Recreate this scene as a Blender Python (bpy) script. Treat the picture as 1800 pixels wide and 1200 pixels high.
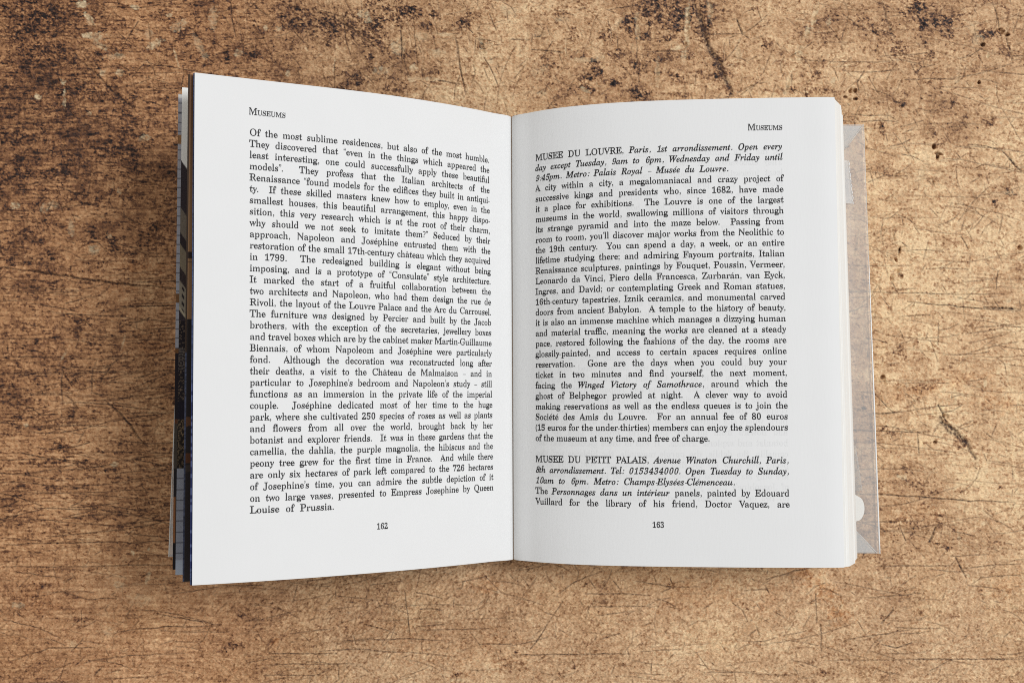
import bpy, math
import numpy as np
from mathutils import Vector, Matrix
from mathutils.geometry import tessellate_polygon

S = bpy.context.scene
COL = S.collection
for o in list(bpy.data.objects):
    bpy.data.objects.remove(o)

# ---------------------------------------------------------------- camera
TABLE = 0.0115                      # height of the gutter of the book above the table
TH, RO, FPX = 0.058, -0.0046155, 1980.0
CAMP = np.array([-0.00015947, -0.02410495, 0.38131301 + TABLE])
_r = np.array([1.0, 0, 0]); _u = np.array([0, math.cos(TH), math.sin(TH)]); _b = np.array([0, -math.sin(TH), math.cos(TH)])
_c, _s = math.cos(RO), math.sin(RO)
CAMR = np.stack([_c * _r + _s * _u, -_s * _r + _c * _u, _b], 1)
cd = bpy.data.cameras.new('camera')
cd.sensor_width = 36.0
cd.sensor_fit = 'HORIZONTAL'
cd.lens = FPX / 1800 * 36.0
cd.clip_start = 0.01
cd.clip_end = 20.0
cam = bpy.data.objects.new('camera', cd)
COL.objects.link(cam)
M = Matrix.Identity(4)
for i in range(3):
    for j in range(3):
        M[i][j] = CAMR[i, j]
    M[i][3] = CAMP[i]
cam.matrix_world = M
S.camera = cam

# ---------------------------------------------------------------- light
w = bpy.data.worlds.new('World')
S.world = w
w.use_nodes = True
bg = w.node_tree.nodes['Background']
bg.inputs[0].default_value = (1.0, 0.98, 0.95, 1)
bg.inputs[1].default_value = 0.46

def area(name, loc, target, sx, sy, power, col):
    ld = bpy.data.lights.new(name, 'AREA')
    ld.shape = 'RECTANGLE'
    ld.size, ld.size_y = sx, sy
    ld.energy = power
    ld.color = col
    lo = bpy.data.objects.new(name, ld)
    lo.location = loc
    lo.rotation_euler = (Vector(target) - Vector(loc)).to_track_quat('-Z', 'Y').to_euler()
    COL.objects.link(lo)
    return lo
area('window_light', (1.02, 0.34, 1.50), (0.02, 0, 0), 0.60, 0.60, 22.0, (0.95, 0.98, 1.02))

S.view_settings.view_transform = 'Standard'
S.view_settings.look = 'None'
S.view_settings.exposure = 0.0
S.view_settings.gamma = 1.0
S.view_settings.use_curve_mapping = False
S.render.filter_size = 1.0
S.cycles.pixel_filter_type = 'BLACKMAN_HARRIS'
S.cycles.filter_width = 1.0
S.cycles.use_denoising = False
S.cycles.max_bounces = 8
S.cycles.transparent_max_bounces = 16

# ---------------------------------------------------------------- helpers
def link(name, verts, faces, mat, parent=None, smooth=True, cols=None):
    me = bpy.data.meshes.new(name)
    verts = np.asarray(verts, np.float32)
    if isinstance(faces, np.ndarray):
        n, k = faces.shape
        me.vertices.add(len(verts)); me.vertices.foreach_set('co', verts.ravel())
        me.loops.add(n * k); me.loops.foreach_set('vertex_index', faces.astype(np.int32).ravel())
        me.polygons.add(n); me.polygons.foreach_set('loop_start', np.arange(0, n * k, k, dtype=np.int32))
        me.update(calc_edges=True)
    else:
        me.from_pydata([tuple(v) for v in verts.tolist()], [], faces)
        me.update()
    if smooth:
        me.polygons.foreach_set('use_smooth', np.ones(len(me.polygons), bool))
    if cols is not None:
        at = me.attributes.new('Col', 'FLOAT_COLOR', 'POINT')
        c4 = np.ones((len(verts), 4), np.float32); c4[:, :3] = cols
        at.data.foreach_set('color', c4.ravel())
    me.materials.append(mat)
    o = bpy.data.objects.new(name, me)
    COL.objects.link(o)
    if parent is not None:
        o.parent = parent
        o.matrix_parent_inverse = Matrix.Identity(4)
    return o

def mat(name, base=(0.8, 0.8, 0.8), rough=0.6, spec=0.3):
    m = bpy.data.materials.new(name)
    m.use_nodes = True
    nt = m.node_tree
    p = nt.nodes['Principled BSDF']
    p.inputs['Base Color'].default_value = (*base, 1)
    p.inputs['Roughness'].default_value = rough
    p.inputs['Specular IOR Level'].default_value = spec
    return m, nt, p

def node(nt, t, **kw):
    n = nt.nodes.new(t)
    for k, v in kw.items():
        if k in n.inputs:
            n.inputs[k].default_value = v
        else:
            setattr(n, k, v)
    return n

def grid_faces(nu, nv, off=0, flip=False):
    i = np.arange(nu - 1)[:, None] * nv + np.arange(nv - 1)[None, :] + off
    f = np.stack([i, i + nv, i + nv + 1, i + 1], -1).reshape(-1, 4)
    return f[:, ::-1] if flip else f

def srgb(r, g, b):
    v = np.array([r, g, b], float) / 255
    return np.where(v <= 0.04045, v / 12.92, ((v + 0.055) / 1.055) ** 2.4)

def sstep(a, b, x):
    t = np.clip((x - a) / (b - a), 0, 1)
    return t * t * (3 - 2 * t)

# ---------------------------------------------------------------- the worn wooden table
rng = np.random.default_rng(7)
DX = 0.25e-3
X0, X1, Y0, Y1 = -0.195, 0.195, -0.130, 0.131
NX = int(round((X1 - X0) / DX)) + 1
NY = int(round((Y1 - Y0) / DX)) + 1
gx = X0 + np.arange(NX) * DX
gy = Y0 + np.arange(NY) * DX
GX, GY = np.meshgrid(gx, gy)          # rows run along y

def plan(px, py):
    """plan of the table top drawn on a 1800 x 1200 sheet -> metres on the table"""
    px = np.asarray(px, float); py = np.asarray(py, float)
    a = px / 1800; b = py / 1200
    x = (-0.1805 * (1 - a) + 0.1813 * a) * (1 - b) + (-0.1754 * (1 - a) + 0.1739 * a) * b
    y = (0.1202 * (1 - a) + 0.1185 * a) * (1 - b) + (-0.1173 * (1 - a) - 0.1189 * a) * b
    return x, y

def fnoise(lx, ly, seed, beta=0.0, ang=0.0):
    """gaussian noise with correlation lengths lx, ly (metres), optional 1/f tail"""
    r = np.random.default_rng(seed)
    z = np.fft.rfft2(r.standard_normal((NY, NX)))
    fx = np.fft.rfftfreq(NX, DX)[None, :]; fy = np.fft.fftfreq(NY, DX)[:, None]
    ca, sa = math.cos(ang), math.sin(ang)
    u = (fx * ca + fy * sa) * lx; v = (-fx * sa + fy * ca) * ly
    k2 = u * u + v * v
    flt = np.exp(-k2 * 2.5) if beta == 0 else (1.0 / (1 + k2 * 6) ** (beta / 2))
    n = np.fft.irfft2(z * flt, (NY, NX))
    n -= n.mean()
    return n / n.std()

# broad tone of the wood, 0 = pale sanded wood, 1 = dark brown stain (rows every 150 down the sheet)
TONE = np.array([
    # 0    150   300   450   600   750   900   1050  1200  1350  1500  1650  1800
    [0.70, 0.62, 0.50, 0.48, 0.46, 0.36, 0.10, 0.34, 0.66, 0.30, 0.26, 0.38, 0.22],   # 0
    [0.70, 0.60, 0.44, 0.50, 0.62, 0.34, 0.12, 0.34, 0.40, 0.20, 0.14, 0.22, 0.16],   # 150
    [0.74, 0.70, 0.56, 0.50, 0.44, 0.26, 0.40, 0.50, 0.36, 0.34, 0.16, 0.08, 0.06],   # 300
    [0.54, 0.50, 0.44, 0.46, 0.40, 0.30, 0.30, 0.30, 0.30, 0.26, 0.12, 0.02, 0.00],   # 450
    [0.52, 0.50, 0.43, 0.46, 0.40, 0.30, 0.30, 0.30, 0.30, 0.20, 0.06, 0.04, 0.02],   # 600
    [0.50, 0.48, 0.40, 0.42, 0.40, 0.30, 0.30, 0.30, 0.20, 0.12, 0.14, 0.12, 0.04],   # 750
    [0.44, 0.42, 0.38, 0.42, 0.40, 0.30, 0.30, 0.30, 0.20, 0.16, 0.26, 0.20, 0.12],   # 900
    [0.40, 0.34, 0.36, 0.36, 0.34, 0.28, 0.26, 0.22, 0.16, 0.18, 0.18, 0.18, 0.18],   # 1050
    [0.44, 0.34, 0.28, 0.24, 0.22, 0.18, 0.18, 0.12, 0.08, 0.12, 0.18, 0.18, 0.24]])  # 1200
def tone_at(x, y):
    # inverse of plan() is nearly affine
    a = (x + 0.1780) / 0.3556 * 12; b = (0.1194 - y) / 0.2375 * 8
    a = np.clip(a, 0, 11.999); b = np.clip(b, 0, 7.999)
    i = a.astype(int); j = b.astype(int); fa = a - i; fb = b - j
    fa = fa * fa * (3 - 2 * fa); fb = fb * fb * (3 - 2 * fb)
    return (TONE[j, i] * (1 - fa) + TONE[j, i + 1] * fa) * (1 - fb) + (TONE[j + 1, i] * (1 - fa) + TONE[j + 1, i + 1] * fa) * fb
wx = fnoise(0.02, 0.02, 1) * 0.006; wy = fnoise(0.02, 0.02, 2) * 0.006
tone = tone_at(GX + wx, GY + wy)
PXm = (GX + 0.1780) / 0.3556 * 1800; PYm = (0.1194 - GY) / 0.2375 * 1200     # sheet coordinates
low = sstep(930, 1050, PYm)                      # sanded, granular lower part
left = 1 - sstep(330, 620, PXm)

crk = np.zeros((NY, NX))      # dark cracks and cuts
hgt = np.zeros((NY, NX))      # relief in metres
spot = np.zeros((NY, NX))     # dark stains with a shape of their own, and painted shade in holes
pale = np.zeros((NY, NX))     # bare, chipped wood, and the painted lit rim of a hole
rust = np.zeros((NY, NX))     # reddish stains
SH = 0.1986e-3                # one sheet unit in metres

def window(x0, x1, y0, y1):
    i0 = max(0, int((x0 - X0) / DX)); i1 = min(NX, int((x1 - X0) / DX) + 2)
    j0 = max(0, int((y0 - Y0) / DX)); j1 = min(NY, int((y1 - Y0) / DX) + 2)
    return (slice(j0, j1), slice(i0, i1)) if i1 > i0 and j1 > j0 else None

def seg_field(ax, ay, bx, by, wd):
    m = wd * 3.2
    s = window(min(ax, bx) - m, max(ax, bx) + m, min(ay, by) - m, max(ay, by) + m)
    if s is None:
        return None, None, None
    x = GX[s] - ax; y = GY[s] - ay
    dx, dy = bx - ax, by - ay
    L2 = dx * dx + dy * dy + 1e-12
    t = np.clip((x * dx + y * dy) / L2, 0, 1)
    return s, np.hypot(x - t * dx, y - t * dy), t

def stroke(pts, wd, dark=1.0, depth=0.12e-3, jit=0.0, light=0.0):
    """a crack or cut along sheet points; wd in sheet units"""
    P = np.array([plan(*p) for p in pts], float)
    Q = [P[0]]
    for a, b in zip(P[:-1], P[1:]):
        L = np.hypot(*(b - a)); n = max(1, int(L / 0.0022)) if jit > 0 else 1
        for k in range(1, n + 1):
            q = a + (b - a) * k / n
            if jit > 0 and k < n:
                q = q + rng.normal(0, jit * SH, 2)
            Q.append(q)
    raw(Q, wd * SH, dark, depth, light, rough=jit > 0)

def raw(Q, wd, dark, depth, light=0.0, rough=False):
    n = len(Q) - 1
    for k in range(n):
        tp = math.sin(math.pi * (k + 0.6) / (n + 0.2)) ** 0.5 if n > 2 else 0.9
        f = (0.45 + 0.75 * rng.random()) if rough else 1.0
        wk = max(wd * (0.45 + 0.55 * tp) * (0.75 + 0.5 * f * 0.5), 0.20e-3)
        s, d, t = seg_field(*Q[k], *Q[k + 1], wk)
        if s is None:
            continue
        g = np.exp(-(d / wk) ** 2)
        if n == 1:
            g = g * (0.35 + 0.65 * np.sin(np.pi * np.clip(t, 0.06, 0.94)))
        amp = min(1.0, dark * (0.5 + 0.5 * tp) * (0.65 + 0.35 * f))
        if dark > 0:
            crk[s] = np.maximum(crk[s], g * amp)
        if light > 0:
            pale[s] = np.maximum(pale[s], g * light)
        hgt[s] = np.minimum(hgt[s], -depth * g * (0.5 + 0.5 * tp))

edge_n = fnoise(0.0011, 0.0009, 11, 1.8); edge_m = fnoise(0.0035, 0.0028, 12)
def blob(px, py, rx, ry, ang=0.0, dark=0.0, light=0.0, red=0.0, depth=0.0, rag=0.35, soft=0.35):
    cx, cy = plan(px, py)
    r = max(rx, ry) * SH * 1.9
    s = window(cx - r, cx + r, cy - r, cy + r)
    if s is None:
        return
    a = math.radians(ang)
    x = GX[s] - cx; y = GY[s] - cy
    u = (x * math.cos(a) + y * math.sin(a)) / (rx * SH); v = (-x * math.sin(a) + y * math.cos(a)) / (ry * SH)
    d = np.hypot(u, v) + rag * (0.6 * edge_n[s] + 0.4 * edge_m[s]) * 0.6
    g = 1 - sstep(1 - soft, 1 + soft, d)
    if dark: spot[s] = np.maximum(spot[s], g * dark)
    if light: pale[s] = np.maximum(pale[s], g * light)
    if red: rust[s] = np.maximum(rust[s], g * red)
    if depth: hgt[s] = np.minimum(hgt[s], -depth * (1 - sstep(0.3, 1.15, np.hypot(u, v))))

# cracks and cuts that can be told apart
for pts, wd, dk, dp, jt in [
    ([(0, 478), (60, 486), (120, 495), (190, 505), (270, 512), (312, 516)], 2.0, 1.0, .30e-3, .9),
    ([(0, 965), (60, 963), (150, 961), (250, 961), (303, 958)], 1.3, .85, .18e-3, .7),
    ([(0, 1003), (150, 1003), (230, 1000), (303, 1000)], 1.1, .8, .15e-3, .6),
    ([(0, 637), (40, 636), (85, 637)], 1.4, .85, .12e-3, .6), ([(0, 665), (120, 665), (250, 663)], .9, .75, .1e-3, .6),
    ([(0, 392), (30, 396)], 1.4, .9, .1e-3, .5), ([(100, 335), (125, 345), (147, 351)], 1.5, .95, .15e-3, .5),
    ([(195, 434), (215, 440), (245, 446)], 1.2, .9, .1e-3, .5), ([(0, 330), (40, 331), (80, 322)], .9, .7, .1e-3, .5),
    ([(180, 714), (208, 737), (225, 757), (240, 780), (256, 795)], 2.4, .9, .25e-3, 1.2),
    ([(240, 780), (275, 757), (300, 745)], .8, .6, .1e-3, .5), ([(150, 805), (200, 803), (300, 806)], .9, .7, .1e-3, .6),
    ([(200, 820), (260, 812), (300, 806)], .9, .7, .1e-3, .6), ([(60, 765), (170, 745)], .8, .6, .1e-3, .6),
    ([(0, 872), (90, 876), (190, 873), (300, 866)], .9, .65, .1e-3, .7), ([(90, 925), (200, 932), (300, 908)], .9, .7, .1e-3, .7),
    ([(1542, 737), (1565, 736), (1590, 733)], 1.6, 1.0, .15e-3, .5), ([(1590, 733), (1650, 724), (1695, 720)], .8, .7, .1e-3, .6),
    ([(1543, 767), (1600, 769), (1640, 768)], 1.1, .85, .12e-3, .6), ([(1500, 766), (1543, 767)], 1.1, .8, .1e-3, .5),
    ([(1500, 877), (1543, 878), (1610, 881), (1700, 888), (1790, 892)], 1.3, .95, .18e-3, .6),
    ([(1600, 539), (1690, 548), (1755, 553), (1800, 556)], 1.2, .95, .18e-3, .5), ([(1735, 549), (1800, 553)], 2.4, 1.0, .25e-3, .7),
    ([(1530, 522), (1650, 525), (1770, 526)], .8, .75, .1e-3, .5), ([(1490, 522), (1530, 522)], .8, .7, .1e-3, .3),
    ([(1590, 565), (1640, 563)], .8, .7, .1e-3, .5), ([(1500, 532), (1530, 531)], .7, .6, .1e-3, .3),
    ([(1658, 742), (1675, 760), (1695, 778), (1710, 800), (1721, 815)], 4.2, 1.0, .35e-3, 2.8), ([(1662, 752), (1684, 772), (1700, 790)], 4.5, .95, .2e-3, 3.0),
    ([(1655, 722), (1662, 735), (1668, 750)], 2.0, .9, .2e-3, 1.2), ([(1545, 705), (1572, 732)], .9, .8, .12e-3, .5),
    ([(1595, 700), (1615, 715)], .7, .6, .1e-3, .5), ([(1618, 768), (1621, 806)], 1.3, .8, .15e-3, .5),
    ([(1542, 845), (1558, 826)], .8, .7, .1e-3, .3), ([(1650, 935), (1644, 950), (1639, 960)], 2.0, .95, .2e-3, .6),
    ([(1685, 985), (1692, 1000), (1703, 1020)], 1.9, .95, .2e-3, .8), ([(1586, 930), (1597, 958)], .9, .75, .12e-3, .5),
    ([(1500, 926), (1620, 925)], .7, .7, .1e-3, .4), ([(1560, 1003), (1680, 1001)], .7, .7, .1e-3, .5),
    ([(1700, 1007), (1760, 1000), (1800, 998)], .8, .7, .1e-3, .5), ([(1730, 1022), (1800, 1017)], .8, .7, .1e-3, .5),
    ([(1600, 1162), (1690, 1162), (1780, 1162)], .9, .85, .12e-3, .5), ([(1750, 1162), (1775, 1162)], 1.6, .95, .15e-3, .4),
    ([(1620, 1161), (1638, 1163)], 1.6, .95, .15e-3, .4), ([(1555, 1137), (1580, 1143), (1608, 1134)], 1.2, .85, .15e-3, .4),
    ([(1555, 1100), (1575, 1078)], 1.8, .9, .18e-3, .8), ([(1640, 1182), (1678, 1163)], .9, .8, .12e-3, .5),
    ([(1438, 1050), (1440, 1100)], .9, .8, .12e-3, .4), ([(1447, 1105), (1448, 1150)], .8, .65, .1e-3, .4),
    ([(1500, 1127), (1605, 1112)], .8, .7, .1e-3, .5), ([(1530, 1057), (1625, 1049)], .8, .7, .1e-3, .5),
    ([(1350, 1025), (1400, 1010), (1428, 1006)], 1.2, .85, .15e-3, .6), ([(1348, 1035), (1356, 1050)], 1.5, .9, .15e-3, .5),
    ([(900, 1155), (1000, 1154), (1110, 1153)], 1.0, .85, .12e-3, .6), ([(933, 1144), (952, 1120), (962, 1103)], 1.3, .85, .12e-3, .5),
    ([(962, 1103), (990, 1062)], .7, .6, .1e-3, .4), ([(1030, 1050), (1080, 1050), (1145, 1052)], 1.0, .75, .1e-3, .5),
    ([(1035, 1072), (1160, 1071)], .8, .65, .1e-3, .5), ([(1120, 1028), (1180, 1038)], 1.0, .75, .1e-3, .5),
    ([(1170, 1037), (1185, 1038)], 1.6, .9, .1e-3, .3), ([(1130, 1149), (1200, 1145)], .8, .65, .1e-3, .4),
    ([(980, 1052), (1010, 1030), (1060, 1010)], .9, .7, .1e-3, .5), ([(1080, 1028), (1095, 1048)], .8, .65, .1e-3, .4),
    ([(470, 1152), (530, 1153), (590, 1152)], 1.1, .85, .12e-3, .5), ([(465, 1172), (620, 1170)], .9, .7, .1e-3, .5),
    ([(460, 1190), (560, 1189)], .9, .7, .1e-3, .5), ([(600, 1131), (720, 1127), (780, 1130)], .8, .75, .1e-3, .5),
    ([(710, 1045), (716, 1090), (719, 1118)], 1.0, .8, .12e-3, .4), ([(618, 1118), (624, 1137)], .9, .75, .1e-3, .3),
    ([(608, 1080), (613, 1085)], 1.5, .8, .1e-3, .3), ([(740, 1112), (860, 1110)], .8, .65, .1e-3, .4),
    ([(840, 1137), (900, 1136)], .9, .75, .1e-3, .4), ([(512, 1064), (520, 1035)], .8, .65, .1e-3, .4),
    ([(0, 1095), (60, 1108), (100, 1126)], 1.0, .8, .12e-3, .5), ([(20, 1012), (105, 1023)], .9, .75, .1e-3, .5),
    ([(106, 1030), (123, 1021)], 1.9, .9, .15e-3, .6), ([(15, 1165), (80, 1143), (160, 1142)], 1.0, .8, .1e-3, .6),
    ([(200, 1116), (280, 1107), (380, 1105)], .9, .75, .1e-3, .6), ([(270, 1084), (330, 1095), (385, 1103)], 1.2, .85, .12e-3, .6),
    ([(240, 1077), (290, 1082), (370, 1100)], .8, .7, .1e-3, .5), ([(150, 1165), (220, 1156), (320, 1152)], .8, .7, .1e-3, .6),
    ([(160, 1190), (176, 1174)], 1.8, .9, .15e-3, .8), ([(100, 1195), (112, 1160)], 1.1, .8, .12e-3, .6),
    ([(120, 1148), (140, 1128)], .9, .7, .1e-3, .5), ([(100, 1045), (150, 1060), (200, 1058)], 1.0, .75, .1e-3, .8),
    ([(300, 1050), (380, 1038)], .9, .7, .1e-3, .6), ([(380, 1035), (460, 1035)], 1.1, .75, .1e-3, .5),
    # top edge
    ([(703, 40), (704, 75), (705, 110)], 1.4, .95, .2e-3, .5), ([(700, 110), (680, 120)], .9, .7, .1e-3, .4),
    ([(725, 20), (727, 60), (733, 115)], .7, .6, .1e-3, .5), ([(802, 70), (808, 118), (815, 150), (818, 168)], 1.6, .9, .2e-3, .6),
    ([(850, 100), (861, 118), (873, 146)], 1.3, .85, .15e-3, .5), ([(550, 10), (590, 32), (625, 55), (664, 86)], 2.0, .75, .15e-3, 2.0),
    ([(600, 20), (608, 75), (614, 95)], 1.0, .75, .1e-3, .7), ([(500, 30), (518, 58), (540, 80)], .9, .7, .1e-3, .6),
    ([(402, 0), (404, 30), (411, 62)], 1.2, .85, .12e-3, .5), ([(352, 95), (372, 110)], 1.0, .75, .1e-3, .5),
    ([(437, 0), (455, 15), (470, 25)], 1.6, .7, .12e-3, .8), ([(770, 142), (808, 149)], 1.0, .9, .12e-3, .4),
    ([(860, 20), (872, 50)], .9, .7, .1e-3, .5), ([(810, 30), (830, 55)], 1.2, .8, .1e-3, .8),
    ([(585, 155), (586, 108)], .8, .6, .1e-3, .4), ([(605, 117), (628, 113)], .9, .7, .1e-3, .4),
    ([(935, 86), (965, 88), (990, 91)], 1.3, .9, .12e-3, .4), ([(900, 67), (930, 68)], 1.6, .7, .1e-3, .5),
    ([(1227, 12), (1240, 58), (1258, 98), (1275, 135), (1288, 168)], 5.5, 1.0, .3e-3, 2.4), ([(1252, 85), (1268, 118), (1282, 152)], 5.0, 1.0, .2e-3, 2.5), ([(1222, 0), (1232, 30), (1245, 66)], 4.5, .9, .2e-3, 2.2),
    ([(1298, 30), (1303, 45), (1308, 57)], 1.7, .9, .2e-3, .5), ([(1308, 57), (1335, 38), (1352, 22)], .9, .75, .1e-3, .5),
    ([(1245, 58), (1280, 57), (1308, 57)], .9, .75, .1e-3, .5), ([(1308, 57), (1320, 66)], 1.3, .8, .1e-3, .4),
    ([(1275, 108), (1296, 82), (1305, 66)], .9, .7, .1e-3, .5), ([(1305, 168), (1345, 138)], 1.0, .75, .1e-3, .6),
    ([(1120, 58), (1122, 120), (1125, 150)], 1.1, .6, .1e-3, .6), ([(1140, 90), (1170, 88), (1200, 90)], 1.4, .8, .1e-3, .6),
    ([(1410, 105), (1480, 108), (1570, 108)], .9, .75, .1e-3, .5), ([(1550, 98), (1640, 92)], .8, .65, .1e-3, .5),
    ([(1608, 8), (1630, 45)], 1.6, .85, .15e-3, .8), ([(1555, 0), (1563, 30), (1577, 65)], 2.6, .55, .12e-3, 1.2),
    ([(1620, 113), (1626, 118), (1648, 113)], 1.1, .85, .1e-3, .4), ([(1612, 132), (1625, 118)], 1.0, .8, .1e-3, .4),
    ([(1595, 140), (1690, 139)], 1.1, .85, .12e-3, .5), ([(1750, 0), (1760, 30), (1765, 60)], 1.5, .75, .12e-3, 1.0),
    ([(1775, 65), (1785, 105), (1800, 103)], 1.5, .7, .12e-3, .8), ([(1787, 55), (1800, 10)], 1.2, .6, .1e-3, .6),
    ([(1514, 160), (1511, 145), (1523, 125)], 1.3, .85, .15e-3, .5), ([(1530, 135), (1550, 167)], 1.1, .6, .1e-3, .4),
    ([(1500, 203), (1515, 204), (1570, 206)], .9, .8, .12e-3, .4), ([(1480, 117), (1500, 100)], .8, .5, .1e-3, .3),
    ([(1708, 258), (1740, 261), (1765, 268)], 1.2, .8, .12e-3, .5), ([(1767, 268), (1780, 282), (1800, 305)], 2.4, .9, .25e-3, 1.0),
    ([(1765, 190), (1800, 250)], .8, .55, .1e-3, .4), ([(1530, 326), (1560, 313), (1600, 315)], 1.4, .7, .1e-3, .9),
    ([(1640, 372), (1655, 388)], 1.0, .75, .1e-3, .4), ([(1695, 423), (1708, 445)], 1.1, .75, .1e-3, .4),
    ([(1628, 466), (1637, 430)], .7, .5, .1e-3, .3), ([(1655, 480), (1682, 468)], .8, .6, .1e-3, .3),
    ([(120, 85), (150, 118), (180, 148), (206, 172), (232, 196)], 2.4, .75, .2e-3, 1.6),
    ([(222, 233), (245, 248), (268, 262)], 1.0, .85, .12e-3, .5), ([(0, 193), (60, 193), (110, 196)], .9, .75, .1e-3, .6),
    ([(0, 222), (80, 218), (180, 220)], 1.1, .75, .1e-3, .8), ([(0, 226), (90, 232), (150, 228)], 1.0, .7, .1e-3, .8),
    ([(104, 654), (102, 690), (104, 722)], 2.0, .8, .15e-3, 1.4), ([(104, 690), (130, 674), (142, 668)], 2.4, .7, .15e-3, 1.4),
    ([(110, 705), (128, 725), (122, 745)], 3.0, .7, .15e-3, 1.6), ([(158, 656), (156, 700)], 1.8, .75, .15e-3, 1.0),
    ([(158, 656), (190, 652), (180, 668), (160, 680)], 1.8, .75, .15e-3, 1.0), ([(192, 652), (200, 640), (219, 640), (219, 628)], 1.3, .7, .1e-3, .9),
    ([(155, 700), (175, 704)], 2.2, .8, .15e-3, .8), ([(150, 716), (200, 710), (245, 706)], .9, .7, .1e-3, .6),
    ([(232, 674), (255, 669), (272, 661)], 1.3, .8, .12e-3, .7)]:
    stroke(pts, wd, dk, dp, jt)

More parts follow.
